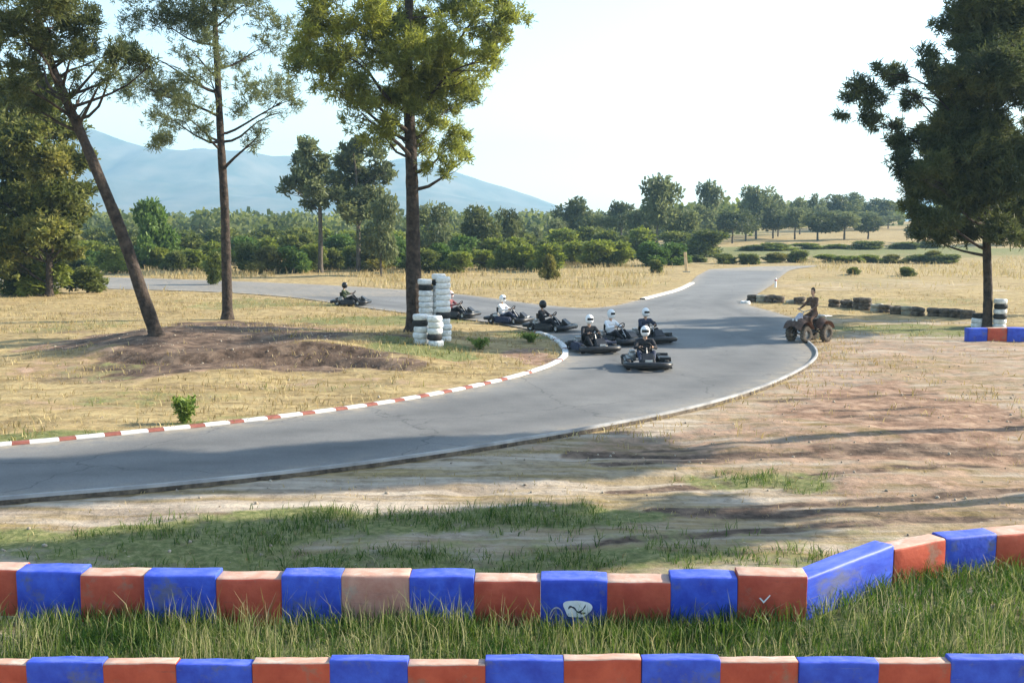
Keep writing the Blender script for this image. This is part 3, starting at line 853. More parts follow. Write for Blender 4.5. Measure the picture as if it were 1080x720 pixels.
# ------------------------------------------------------------------ mid-distance and far trees, bushes
def proto_crown(name, mat, kind, leaf):
    """unit crown: about 1 wide, height 1, base at 0"""
    bl = []
    if kind == 'pine':       # umbrella pine crown in uneven tiers
        for i in range(16):
            a = rng.uniform(0, 6.28); r = rng.uniform(0, .36); z = rng.uniform(.42, .9)
            r *= 1.1 - abs(z - .6)
            bl.append(((r * math.cos(a), r * math.sin(a), z), rng.uniform(.11, .19), 1))
    elif kind == 'tall':
        for i in range(18):
            z = rng.uniform(.3, .9); a = rng.uniform(0, 6.28); r = rng.uniform(.05, .40) * (1.1 - .8 * max(0, z - .72) / .2)
            bl.append(((r * math.cos(a), r * math.sin(a), z), rng.uniform(.10, .18), 1))
    else:                    # bush to the ground
        for i in range(18):
            a = rng.uniform(0, 6.28); z = rng.uniform(.12, .82); r = rng.uniform(.0, .40) * math.sqrt(max(.05, 1 - (z / 1.05) ** 2))
            bl.append(((r * math.cos(a), r * math.sin(a), z), rng.uniform(.13, .2), 1))
    Cs, Os, Ts = [], [], []
    for c, r, w in bl:
        n = int(95 * (r / .15) ** 2)
        p = ball(n, .55) * r
        p[:, 2] *= .85
        Cs.append(p + np.array(c)); Os.append(p / (np.linalg.norm(p, axis=1, keepdims=True) + 1e-6))
        Ts.append(np.clip(.45 + rng.normal(0, .17) + rng.normal(0, .07, n), 0, 1))
    C = np.concatenate(Cs); O = np.concatenate(Os); T = np.concatenate(Ts)
    C[:, 2] = np.abs(C[:, 2])
    v, q, t = needles(C, 2, leaf, leaf * .55, T, out=O, up=.1)
    return np_mesh(name, v, q, mat, t)


def proto_trunk(name, h, forks=3):
    mb = MB()
    mb.tube([(0, 0, -.05), (.01, 0, h * .4), (-.01, .01, h * .8), (0, 0, h)], [.03, .024, .02, .014], 7)
    for k in range(forks):
        a = k * 2.1 + random.uniform(0, 1)
        mb.tube([(0, 0, h * .72), (.1 * math.cos(a), .1 * math.sin(a), h * .9), (.2 * math.cos(a), .2 * math.sin(a), h * 1.15)], [.014, .011, .006], 5)
    return mb.mesh(name, M['bark_far'], True)


P_pine = [(proto_crown('pine_crown', M['pine_grey'], 'pine', .055), proto_trunk('pine_trunk', .62)) for _ in range(4)]
P_tall = [(proto_crown('tall_crown', M['pine_grey'], 'tall', .055), proto_trunk('tall_trunk', .6)) for _ in range(3)]
P_dark = [(proto_crown('dark_crown', M['pine_dark'], 'pine', .055), proto_trunk('dark_trunk', .6)) for _ in range(3)]
P_bush = {k: [proto_crown('bush_' + k, M[m_], 'bush', .075) for _ in range(3)] for k, m_ in (('green', 'bush_green'), ('dark', 'bush_dark'), ('light', 'bush_light'), ('olive', 'olive_leaf'))}
bush_stem = proto_trunk('bush_stem', .4, 4)


def put_tree(px, top, Yd, wpx, protos, label, group, cat='tree', name='pine_tree', sink=0.0):
    x = px_x(px, Yd); z = float(zat(x, Yd)) - sink
    h = at(px, top, Yd).z - z
    w = wpx * Yd / F
    root = empty(name, (x, Yd, z), random.uniform(0, 6.28))
    tag(root, label, cat, group)
    cme, tme = protos[random.randrange(len(protos))]
    c = link('crown', cme, root); c.scale = (w * 1.05, w * 1.05, h)
    t = link('trunk', tme, root); t.scale = (w * .9, w * .9, h)
    return root


def put_bush(px, Yd, wm, h, kind, label, group='bushes of the green belt behind the track', name='bush'):
    x = px_x(px, Yd); z = float(zat(x, Yd))
    root = empty(name, (x, Yd, z - .05), random.uniform(0, 6.28))
    tag(root, label, 'bush', group)
    c = link('foliage', random.choice(P_bush[kind]), root); c.scale = (wm, wm, h)
    s = link('stem', bush_stem, root); s.scale = (wm, wm, h)
    return root


gm = 'pines at the far side of the track'
def mid_pine(label, px, Yd, tops, blobs, mat):
    b = Vector((px_x(px, Yd), Yd, float(zat(px_x(px, Yd), Yd))))
    t = big_tree('pine_tree', label, [b] + [at(x, y, Yd) for x, y in tops], .22, .06, pxblobs(blobs, Yd, 2.2), mat, M['bark_far'], 52, 9, .38, .16)
    t['group'] = gm


mid_pine('grey green pine with bare trunk, left of a pair behind the far track leg', 338, 88, ((338, 245), (337, 215), (334, 190), (328, 165), (326, 150)),
         [(326, 152, 10), (330, 163, 12), (318, 168, 10), (312, 182, 12), (326, 182, 14), (338, 175, 10), (304, 196, 9), (318, 200, 12), (333, 200, 13), (345, 190, 10), (300, 202, 6, .7), (345, 210, 10), (326, 212, 9), (352, 205, 9)], M['pine_grey'])
mid_pine('dark broad pine, right of a pair behind the far track leg', 378, 90, ((378, 240), (377, 210), (375, 180), (372, 158)),
         [(368, 156, 11), (382, 152, 10), (360, 168, 11), (378, 170, 14), (395, 164, 10), (402, 178, 10), (366, 186, 14), (386, 188, 14), (405, 188, 8), (358, 204, 13), (376, 207, 15), (395, 206, 14), (410, 182, 6, .8), (364, 222, 13), (385, 225, 14)], M['pine_grey'])
put_tree(402, 204, 82, 52, P_tall, 'lower olive green tree at the foot of the pair of pines', gm, name='tree')
put_tree(457, 214, 96, 52, P_tall, 'grey green pine just right of the thick pine trunk with tyres', gm)
put_tree(500, 218, 108, 52, P_dark, 'dark pine in the middle of the belt, second right of the thick trunk', gm)
put_tree(538, 221, 118, 34, P_dark, 'small round headed pine standing alone below the mountain slope', gm)
put_tree(563, 237, 140, 26, P_pine, 'tiny pine at the foot of the mountain slope', gm)
gr = 'pines of the far tree line'
far = [(610, 210, 150, 56, P_dark, 'dark pine with uneven top, first of the far line beside the mountain slope'),
       (592, 230, 145, 34, P_pine, 'low pine at the start of the far tree line'),
       (655, 214, 165, 40, P_dark, 'dark flat topped pine between two taller ones in the far line'),
       (693, 188, 138, 62, P_pine, 'tallest grey pine of the far line, above the far road entrance'),
       (634, 226, 140, 50, P_tall, 'grey bushy pine low in front of the dark far pines'),
       (672, 222, 150, 46, P_pine, 'low pine leaning against the tallest far pine'),
       (716, 220, 140, 44, P_pine, 'low round pine just right of the tallest far pine'),
       (745, 193, 170, 34, P_pine, 'round headed pine standing on a slim bare trunk above the far road'),
       (742, 216, 165, 48, P_pine, 'low spreading pine under the round headed one'),
       (772, 224, 165, 44, P_dark, 'low dark pine between the round headed pine and the wide grey one'),
       (797, 195, 180, 48, P_pine, 'wide grey pine with sky showing through its crown'),
       (820, 204, 190, 30, P_pine, 'slim pine at the shoulder of the wide grey one'),
       (843, 208, 200, 32, P_pine, 'round pine at the start of the wooded hill'),
       (858, 204, 215, 26, P_tall, 'thin pointed pine at the start of the wooded hill'),
       (880, 206, 225, 46, P_dark, 'broad dark pine on the crest of the wooded hill'),
       (903, 203, 235, 48, P_tall, 'highest pine on the wooded hill'),
       (926, 210, 235, 44, P_dark, 'dark pine on the falling side of the wooded hill'),
       (936, 222, 230, 30, P_pine, 'last small pine at the foot of the wooded hill'),
       (870, 222, 215, 50, P_tall, 'grey lower pine in front of the wooded hill'),
       (912, 224, 220, 50, P_tall, 'grey lower pine in front of the highest hill pine'),
       (815, 226, 180, 40, P_dark, 'dark low pine in front of the slim shouldered one'),
       (838, 220, 175, 40, P_pine, 'low round pine in front of the start of the wooded hill'),
       (862, 224, 170, 44, P_dark, 'dark low round pine left below the hill crest'),
       (890, 222, 172, 46, P_pine, 'low wide pine right below the hill crest'),
       (915, 226, 175, 40, P_dark, 'dark low pine at the right end of the near hill row'),
       (786, 222, 172, 40, P_dark, 'dark low pine beneath the wide grey one'),
       (968, 236, 150, 40, P_dark, 'dark low tree beside the hanging branches of the right pine'),
       (1000, 226, 160, 50, P_dark, 'dark tree seen under the hanging branches of the right pine'),
       (1065, 220, 150, 60, P_tall, 'grey pine behind the right pine trunk')]
for f_ in far: put_tree(*f_[:5], f_[5], gr)
put_tree(162, 212, 96, 46, [(P_bush['light'][0], proto_trunk('round_trunk', .5))], 'pale green round tree between the leaning pine and slim pine', gm, name='tree')

# big olive-coloured shrubby tree at the left edge
Yo = 58.0
b = Vector((px_x(52, Yo), Yo, float(zat(px_x(52, Yo), Yo))))
tr = [b] + [at(x, y, Yo) for x, y in ((52, 270), (50, 220), (48, 170), (46, 120))]
bl = pxblobs([(40, 120, 30), (60, 140, 28), (20, 140, 34), (75, 165, 22), (50, 170, 30), (25, 180, 32), (80, 195, 20), (60, 205, 28), (35, 215, 30), (75, 225, 20), (50, 240, 26), (25, 250, 28), (0, 160, 34), (-10, 210, 36), (70, 250, 16), (10, 120, 30), (-5, 250, 30), (45, 95, 22), (15, 95, 26), (40, 262, 22), (62, 268, 18), (20, 270, 24), (78, 262, 14), (0, 268, 26), (50, 278, 16), (30, 284, 16)], Yo, 2.6)
big_tree('tree', 'olive coloured bushy tree behind the leaning pine', tr, .22, .06, bl, M['mixed_leaf'], M['bark'], 95, 12, .24, .10)

# bush belt
random.seed(21)


def place_words(px):
    for lim, w in ((95, 'by the olive tree'), (165, 'behind the leaning pine'), (245, 'left of the slim pine'), (320, 'right of the slim pine'),
                   (425, 'below the paired pines'), (500, 'right of the white tyres'), (600, 'behind the karts'), (735, 'left of the far road'), (840, 'near the far road'), (960, 'behind the tyre row'), (2000, 'by the dark right pine')):
        if px < lim: return w


tone = {'green': 'fresh green', 'dark': 'dark green', 'light': 'pale green', 'olive': 'olive toned'}
belted = {}
ordinal = 'first second third fourth fifth sixth seventh eighth ninth tenth eleventh twelfth thirteenth fourteenth fifteenth sixteenth seventeenth eighteenth nineteenth twentieth'.split()


def belt(px, Yd, wm, h, kind, row):
    o = put_bush(px, Yd, wm, h, kind, f"{tone[kind]} bush {row} {place_words(px)}")
    belted.setdefault(o['label'], []).append((px, o))
    return o


def number_off(groups, suffix=' from the left'):
    """members of a row that look alike are told apart by counting along the row"""
    for lab, items in groups.items():
        if len(items) > 1:
            for i, (x_, o) in enumerate(sorted(items, key=lambda t: t[0])): o['label'] = f"{ordinal[i]} {lab.replace(' bush ', ' bush from left ', 1) if ' bush ' in lab else lab + suffix}" if i < 20 else lab


for row, Y0, step, h0, h1, w0, w1, x0, x1 in (('in the front belt row', 90, 23, 1.8, 2.7, 2.8, 4.2, -30, 690), ('in the middle belt row', 103, 27, 2.4, 3.4, 3.6, 5.0, -50, 720), ('in the back belt row', 126, 33, 3.0, 4.0, 4.6, 6.4, -60, 760)):
    x_ = x0
    while x_ < x1:
        k = random.choice(['green', 'green', 'dark', 'dark', 'light', 'olive'] if Y0 < 120 else ['green', 'dark', 'dark'])
        gap = row.startswith('in the front') and (425 < x_ < 445 or 590 < x_)
        if not gap:
            belt(x_, Y0 + random.uniform(-4, 6), random.uniform(w0, w1), random.uniform(h0, h1), k, row)
        x_ += step * random.uniform(.7, 1.3)
# right side: low hedgerows on the terraces
for row, Y0, step, h0, h1, w0, w1, x0, x1 in (('in the low hedge', 110, 25, .8, 1.5, 2.4, 4.2, 735, 1000), ('on the upper terrace', 140, 30, .7, 1.3, 3.4, 6.0, 800, 1010)):
    x_ = x0
    while x_ < x1:
        belt(x_, Y0 + random.uniform(-3, 4), random.uniform(w0, w1), random.uniform(h0, h1), random.choice(['dark', 'dark', 'green', 'olive']), row)
        x_ += step * random.uniform(.5, 1.3)
number_off(belted)
put_bush(578, 77, 1.5, 2.0, 'olive', 'upright olive bush alone in the dry grass beyond the kart cluster', 'bushes in the dry grass')
for px_b, Yb, wb, hb, kb, lb_ in ((15, 60, 3.0, 2.3, 'dark', 'dark bush at the foot of the olive coloured tree, left of its trunk'), (52, 59, 3.2, 2.0, 'green', 'leafy green bush right at the trunk of the olive coloured tree'), (92, 61, 2.8, 1.7, 'dark', 'dark bush at the foot of the olive coloured tree, right of its trunk'), (-30, 60, 3.2, 2.6, 'dark', 'dark bush at the left edge beside the olive coloured tree')):
    put_bush(px_b, Yb, wb, hb, kb, lb_, 'bushes under the olive coloured tree')
put_bush(228, 70, 1.6, 2.4, 'dark', 'narrow dark bush touching the slim pine trunk', 'bushes in the dry grass')
put_bush(690, 88, 1.4, 1.2, 'dark', 'small dark bush beside the orange marker post', 'bushes in the dry grass')
put_bush(900, 84, 1.3, .7, 'dark', 'small dark shrub in the dry field behind the tyre row', 'bushes in the dry grass')
put_bush(955, 82, 1.7, .8, 'dark', 'wide dark shrub in the dry field behind the tyre row', 'bushes in the dry grass')

# far wood that closes the horizon
Cs, Ts = [], []
for _ in range(760):
    a = rng.uniform(-.75, .8); d = rng.uniform(190, 460)
    x, y = a * d, d
    z = float(zat(x, y)); hh = rng.uniform(3.0, 6.5); ww = rng.uniform(3, 8)
    if (.22 < a < .40 and d < 250) or .365 < a < .42: continue
    p = ball(90, .5) * np.array([ww, ww, hh * .55]); p[:, 2] += hh * .5
    Cs.append(p + np.array([x, y, z])); Ts.append(np.full(90, np.clip(rng.normal(.45, .2), 0, 1)))
v, q, t = needles(np.concatenate(Cs), 2, 1.1, .8, np.concatenate(Ts), up=.1)
tag(link('far_woods', np_mesh('far_woods', v, q, M['bush_dark'], t)), 'distant low woodland along the horizon', 'woodland', kind='stuff')

# ------------------------------------------------------------------ mountains
def ridge(name, prof, Yr, front, back):
    xs = np.linspace(px_x(prof[0][0], Yr), px_x(prof[-1][0], Yr), 260)
    px_ = 540 + xs / Yr * F
    top = np.interp(px_, [p[0] for p in prof], [p[1] for p in prof])
    hs = np.array([at(540, t_, Yr).z for t_ in top])
    ts = np.linspace(-1, 1, 61)
    XX, TT = np.meshgrid(xs, ts)
    YY = np.where(TT < 0, Yr + TT * front, Yr + TT * back)
    prof_ = np.where(TT < 0, (1 + TT) ** 1.35, (1 - TT))
    spur = 1 + (vnoise(XX, YY, .004, 5) - .5) * 1.3 * np.abs(TT) ** .5 * (1 - np.abs(TT)) * 2.2
    ZZ = np.maximum(hs[None, :], 1) * prof_ * spur + (vnoise(XX, YY, .01, 4) - .5) * 8 * (1 - np.abs(TT))
    ZZ = np.maximum(ZZ, -0.5 + 0 * ZZ)
    vv = np.stack([XX, YY, ZZ], -1).reshape(-1, 3)
    idx = np.arange(vv.shape[0]).reshape(XX.shape)
    qq = np.stack([idx[:-1, :-1], idx[:-1, 1:], idx[1:, 1:], idx[1:, :-1]], -1).reshape(-1, 4)
    return tag(link(name, np_mesh(name, vv, qq, M['mountain'], smooth_shade=True)), kind='structure')


M['mountain'] = paint('mountain_scrub', (0.03, 0.045, 0.03), (0.14, 0.12, 0.09), .012, .95, coords='Object', detail=8)
ridge('mountain', [(-420, 120), (-200, 105), (27, 124), (95, 134), (130, 146), (165, 157), (200, 163), (250, 165), (330, 165), (385, 178), (420, 173), (445, 173), (490, 184), (540, 200), (590, 218), (640, 231), (720, 237)], 2500, 900, 700)
ridge('mountain', [(880, 237), (930, 230), (948, 220), (965, 208), (985, 202), (1030, 190), (1090, 186), (1200, 200), (1400, 215), (1500, 237)], 2600, 800, 600)

# ------------------------------------------------------------------ haze
HAZE_ON = True
if HAZE_ON:
    mb = MB(); mb.box((0, 1700, 149), (7400, 4200, 302))
    hm = bpy.data.materials.new('haze_air'); hm.use_nodes = True
    N = hm.node_tree.nodes; N.remove(N['Principled BSDF'])
    pv = N.new('ShaderNodeVolumePrincipled')
    pv.inputs['Color'].default_value = (.46, .77, 1.0, 1); pv.inputs['Density'].default_value = 3.5e-4
    pv.inputs['Anisotropy'].default_value = .2
    for k_ in ('Density Attribute', 'Color Attribute', 'Temperature Attribute'):
        if k_ in pv.inputs: pv.inputs[k_].default_value = ''
    hm.node_tree.links.new(pv.outputs['Volume'], N['Material Output'].inputs['Volume'])
    try: hm.cycles.homogeneous_volume = True
    except Exception: pass
    tag(mb.build('haze', hm), 'thin bluish summer haze over the whole valley', 'haze', kind='stuff')

# ------------------------------------------------------------------ barrier blocks
def block_mesh(name, w, side_mat, top_mat, h=.48, dep=.30, seed=0):
    r = random.Random(seed)
    bm = bmesh.new()
    bmesh.ops.create_cube(bm, size=1)
    for v in bm.verts: v.co = Vector((v.co.x * (w - .002), v.co.y * dep, (v.co.z + .5) * h))
    bmesh.ops.bevel(bm, geom=[e for e in bm.edges if abs(e.verts[0].co.x - e.verts[1].co.x) > .1 and e.verts[0].co.z > .1], offset=.035, segments=4, affect='EDGES', profile=.5)
    bmesh.ops.bevel(bm, geom=[e for e in bm.edges if abs(e.verts[0].co.x - e.verts[1].co.x) < 1e-4 and e.calc_face_angle(0) > .8], offset=.006, segments=2, affect='EDGES', profile=.5)
    bmesh.ops.subdivide_edges(bm, edges=[e for e in bm.edges if e.calc_length() > .2], cuts=5, use_grid_fill=True)
    for v in bm.verts:   # belting bulges a little over the tyres inside, with dents
        zz = v.co.z / h
        bulge = .018 * math.sin(math.pi * min(1, max(0, zz))) * math.cos(v.co.x / w * math.pi)
        s = 1 if v.co.y > 0 else -1
        if abs(v.co.y) > dep * .35: v.co.y += s * bulge
        n = (float(vnoise(v.co.x * 4 + seed * 3.1, v.co.z * 4 + v.co.y * 3 + seed, 1, 2)) - .5)
        v.co.y += n * .018; v.co.z += n * .016 * zz
    me = bpy.data.meshes.new(name)
    bm.to_mesh(me); bm.free()
    me.materials.append(side_mat); me.materials.append(top_mat)
    for p in me.polygons:
        p.use_smooth = True
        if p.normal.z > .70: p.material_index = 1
    try: me.set_sharp_from_angle(angle=R(50))
    except Exception: pass
    return me


B_W = .66
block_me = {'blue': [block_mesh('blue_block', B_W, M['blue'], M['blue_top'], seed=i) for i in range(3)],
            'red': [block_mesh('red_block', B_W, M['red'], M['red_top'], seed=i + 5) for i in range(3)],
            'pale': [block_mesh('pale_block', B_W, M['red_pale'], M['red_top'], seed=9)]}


def put_block(kind, p0, p1, label, group, zoff=0.0, me=None, hs=1.0, dep=.30):
    """block whose front bottom edge runs from p0 to p1"""
    p0, p1 = Vector(p0), Vector(p1)
    d = p1 - p0; mid = (p0 + p1) / 2
    ang = math.atan2(d.y, d.x)
    n = Vector((-math.sin(ang), math.cos(ang), 0))
    c = mid + n * dep / 2
    z = float(zat(c.x, c.y)) - .02
    o = link('barrier_block', me or random.choice(block_me[kind]))
    o.location = (c.x, c.y, z + zoff); o.rotation_euler = (random.uniform(-.02, .02), random.uniform(-.008, .008), ang + random.uniform(-.015, .015))
    o.scale = (d.length / B_W, dep / .30, hs * random.uniform(.98, 1.03) * (1.018 if kind == 'blue' else 1))
    tag(o, label, 'barrier block', group)
    return o


random.seed(4)
g1 = 'blue and red barrier blocks of the rear row in the grass'
YR = 10.0


def rx(px, Y=YR, z=.25): return px_x(px, Y, z)


rear = [('blue', -125, -58, 'blue block in the rear barrier row, beyond the left side of the picture'), ('red', -58, 12, 'red block cut off at the left side of the rear barrier row'),
        ('blue', 12, 82, 'blue block at the left end of the rear barrier row'), ('red', 82, 152, 'red block of the rear barrier row, first red one fully seen from the left'),
        ('blue', 152, 228, 'blue block of the rear barrier row between the first two whole red ones'), ('red', 228, 297, 'red block just left of the one beside the washed out block'),
        ('blue', 297, 360, 'blue block left of the washed out pale red block'), ('pale', 360, 432, 'washed out pale red block of the rear barrier row'),
        ('blue', 432, 500, 'blue block right of the washed out pale red block'), ('red', 500, 570, 'red block left of the blue block with the white emblem'),
        ('blue', 570, 640, 'blue block with a round white emblem on its face'), ('red', 640, 706, 'red block right of the blue block with the white emblem'),
        ('blue', 706, 775, 'blue block left of the red block with a small white tick mark'), ('red', 775, 846, 'red block with a small white tick mark at the bend of the rear row')]
emblem_block = tick_block = None
for i, (k, a, b_, lab) in enumerate(rear):
    yy = YR + (.22 if a < 160 else 0) * (1 - (a + 125) / 285 if a < 160 else 0) - (.16 * max(0, (a - 560)) / 280 if a > 560 else 0)
    yb = YR - (.16 * max(0, (b_ - 560)) / 280 if b_ > 560 else 0)
    o = put_block(k, (rx(a), yy, 0), (rx(b_), yb if b_ > 560 else yy, 0), lab, g1, hs=1.06, dep=.27)
    if 'emblem on' in lab: emblem_block = o
    if 'tick' in lab: tick_block = o
p_a = Vector((rx(846), YR - .16, 0)); p_b = Vector((rx(943, 10.95), 10.95, 0)); p_c = Vector((rx(997, 11.3), 11.3, 0)); p_d = Vector((rx(1050, 11.5), 11.5, 0)); p_e = Vector((rx(1108, 11.65), 11.65, 0)); p_f = Vector((rx(1170, 11.75), 11.75, 0))
pm_ = p_a.lerp(p_b, .5)
put_block('blue', p_a + Vector((0, .02, 0)), p_b, 'long blue block set at an angle where the rear barrier row bends', g1, .02, hs=.97, dep=.25)
put_block('red', p_b, p_c, 'red block on the angled right part of the rear barrier row', g1, hs=.95, dep=.25)
put_block('blue', p_c, p_d, 'blue block near the right end of the angled part of the rear row', g1, .01, hs=.98, dep=.25)
put_block('red', p_d, p_e, 'red block at the right edge of the rear barrier row', g1)
put_block('blue', p_e, p_f, 'blue block of the rear barrier row beyond the right side of the picture', g1)

g2 = 'blue and red barrier blocks of the front row along the bottom of the picture'
ords = ['first', 'second', 'third', 'fourth', 'fifth', 'sixth', 'seventh', 'eighth', 'ninth']
fe = [-137, -55, 27, 108, 185, 265, 347, 430, 512, 595, 677, 760, 843, 927, 1004, 1086, 1168]
cnt = {'blue': 0, 'red': 0}
for i in range(len(fe) - 1):
    k = 'blue' if i % 2 == 0 else 'red'
    if fe[i + 1] <= 0 or fe[i] >= 1080: lab = f"{k} block of the front barrier row beyond the {'left' if i == 0 else 'right'} side of the picture"
    else: lab = f"{k} block of the front barrier row, {ords[cnt[k]]} {k} one counted from its left end"; cnt[k] += 1
    put_block(k, (px_x(fe[i], 8.0, .5), 8.0, 0), (px_x(fe[i + 1], 8.0, .5), 8.0, 0), lab, g2, -.015, hs=.98, dep=.13)


# white emblem on the blue block and tick on the red one
def face_decal(name, polys, mats, parent, y):
    mb = MB()
    for pts, mi, lift in polys:
        n = len(pts)
        mb.add([(p[0], y - lift - .004, p[1]) for p in pts] + [(p[0], y, p[1]) for p in pts],
               [list(range(n))] + [[i, i + n, (i + 1) % n + n, (i + 1) % n] for i in range(n)], mi)
    return mb.build(name, mats, parent)


def blob2(cx, cz, rx_, rz_, wob=.12, n=26, ph=0.0):
    return [(cx + rx_ * math.cos(t) * (1 + wob * math.sin(3 * t + ph)), cz + rz_ * math.sin(t) * (1 + wob * math.sin(2 * t + 1 + ph))) for t in [2 * math.pi * k / n for k in range(n)]]


fy = -.15 - .036
_w = [(.03 + .085 * (k / 12 - .5) * 2, .215 + .034 * math.sin(k / 12 * 2 * math.pi + .6) + .03 * (k / 12 - .5)) for k in range(13)]
sw = [([(x_, z_ + .008 + .006 * math.sin(i_ * 1.7)) for i_, (x_, z_) in enumerate(_w)] + [(x_, z_ - .010) for x_, z_ in _w[::-1]], 1, .003), (blob2(.085, .175, .026, .014, .35, 18, .5), 1, .003)]
face_decal('emblem', [(blob2(.03, .215, .135, .095, .17, 40, .6), 0, 0)] + sw, [M['white'], M['plastic_grey'] if False else M['cloth_jeans']], emblem_block, fy)
arc = []
for k in range(13):
    t = R(20 + 150 * k / 12); arc.append((-.17 + .075 * math.cos(t), .10 + .13 * math.sin(t)))
arc += [(-.17 + (.066) * math.cos(R(20 + 150 * k / 12)), .10 + .118 * math.sin(R(20 + 150 * k / 12))) for k in range(12, -1, -1)]
face_decal('thin_arc_mark', [(arc, 0, 0)], [M['plastic_grey']], emblem_block, fy)
face_decal('tick_mark', [([(-.12, .27), (-.085, .235), (-.03, .30), (-.024, .292), (-.085, .215), (-.13, .262)], 0, 0)], [M['white']], tick_block, fy)

# ------------------------------------------------------------------ tyres
def tyre_mesh(name, r, w, mat, hole=.56):
    mb = MB()
    h = w / 2
    prof = [(r * hole, -h * .7), (r * .66, -h), (r * .88, -h * .95), (r * .98, -h * .6), (r, -h * .35), (r * .975, -h * .3), (r * .975, -h * .22), (r, -h * .18),
            (r, h * .18), (r * .975, h * .22), (r * .975, h * .3), (r, h * .35), (r * .98, h * .6), (r * .88, h * .95), (r * .66, h), (r * hole, h * .7), (r * (hole + .03), 0)]
    mb.lathe(prof, 24, 0, closed=True)
    return mb.mesh(name, mat, True)


T_white = tyre_mesh('white_tyre', .25, .195, M['tyre_white'])
T_black = tyre_mesh('black_tyre', .25, .195, M['rubber'])
T_dusty = tyre_mesh('dusty_tyre', .30, .2, M['rubber_dusty_kerb_shade'])
T_pale = tyre_mesh('pale_tyre', .30, .2, M['tyre_pale'])
T_blue = tyre_mesh('blue_tyre', .29, .195, M['blue'])


def stack(px, py, n, label, group, black=(), x=None, y=None, base_me=T_white, dark_me=T_black, lean=.0, name='tyre_stack'):
    p = gpt(px, py) if x is None else Vector((x, y, float(zat(x, y))))
    root = empty(name, (p.x, p.y, p.z - .03), random.uniform(0, 6))
    tag(root, label, 'tyre stack', group)
    for k in range(n):
        t = link('tyre', dark_me if k in black else base_me, root)
        t.location = (random.uniform(-.025, .025) + lean * k, random.uniform(-.025, .025), .1 + .197 * k)
        tl = .12 if base_me in (T_dusty, T_pale) else .03
        t.rotation_euler = (random.uniform(-tl, tl), random.uniform(-tl, tl), random.uniform(0, 6))
        if k in black: t['label'] = 'bare dark tyre'
    return root


gs = 'white tyre stacks round the foot of the thick pine'
stack(449, 353, 10, 'tall white tyre stack leaning against the thick pine trunk, left of the other tall ones', gs, (8,))
stack(463, 353, 11, 'tall white tyre stack in the middle of the cluster at the thick pine', gs, (9,))
stack(468, 359, 11, 'tall white tyre stack at the right end of the cluster at the thick pine', gs, (4,))
stack(444, 362, 5, 'short white tyre stack with dark tyre in front of the thick pine trunk', gs, (3,))
stack(459, 364, 5, 'short white tyre stack in front of the tall ones', gs, (1,))
stack(1054, 346, 6, 'tall white tyre stack beside the dark right pine trunk', 'white tyres at the right pine', (2, 4))
stack(1031, 345, 3, 'short white tyre stack left of the dark right pine trunk', 'white tyres at the right pine', (2,))

gf = 'old tyre stacks lined up behind the far bend'
random.seed(11)
pts_row = [(792, 318), (850, 322), (900, 325), (950, 330), (1000, 334), (1025, 337)]
tyred = {}
rowc = resample(catmull([G(*p) for p in pts_row], 10), .62)
for i, p in enumerate(rowc):
    u = i / len(rowc)
    pale = (random.random() < (.1 if u < .35 else .45))
    n = 1 if random.random() < (.35 if u < .45 else .2) else 2
    if 7 == i: continue
    if i in (10, 11): n = 3; pale = False
    lab = {(True, 1): 'single pale tyre in the far tyre row', (True, 2): 'pale two tyre stack in the far tyre row',
           (False, 1): 'single dark tyre in the far tyre row', (False, 2): 'dark two tyre stack in the far tyre row',
           (False, 3): 'three tyre stack of the far tyre row'}[(pale, n)]
    o = stack(0, 0, n, lab, gf, (), p.x + random.uniform(-.08, .08), p.y + random.uniform(-.15, .15), T_pale if pale else T_dusty)
    tyred.setdefault(lab, []).append((p.x, o))
number_off(tyred)
p = G(786, 320); stack(0, 0, 1, 'single white tyre at the left end of the long tyre row', gf, (), p.x, p.y)

# blue and red blocks at the right edge by the dark pine
g3 = 'blue and red blocks by the dark right pine'
e0 = G(1021, 360)
xs_ = [e0.x + .68 * k for k in range(5)]
for i, (k, lab) in enumerate((('blue', 'blue barrier block in front of the dark right pine trunk'), ('red', 'red barrier block next to the blue one by the dark right pine'), ('blue', 'blue barrier block at the right edge beyond the red one'), ('red', 'last red barrier block on the far right of the track'))):
    put_block(k, (xs_[i], e0.y, 0), (xs_[i + 1], e0.y + .02, 0), lab, g3)

# ------------------------------------------------------------------ people
def hull(bm_out, a, b, ra, rb, sub=2):
    bm = bmesh.new()
    for p, r in ((a, ra), (b, rb)):
        bmesh.ops.create_icosphere(bm, subdivisions=sub, radius=r, matrix=Matrix.Translation(Vector(p)))
    res = bmesh.ops.convex_hull(bm, input=bm.verts)
    bmesh.ops.delete(bm, geom=list({g for g in res['geom_interior'] + res['geom_unused'] if isinstance(g, bmesh.types.BMVert)}), context='VERTS')
    bm_out.bm(bm)


def ellipsoid(mb, c, r, M_=None):
    bm = bmesh.new()
    bmesh.ops.create_icosphere(bm, subdivisions=3, radius=1)
    for v in bm.verts: v.co = Vector((v.co.x * r[0], v.co.y * r[1], v.co.z * r[2])) + Vector(c)
    mb.bm(bm, 0, M_)


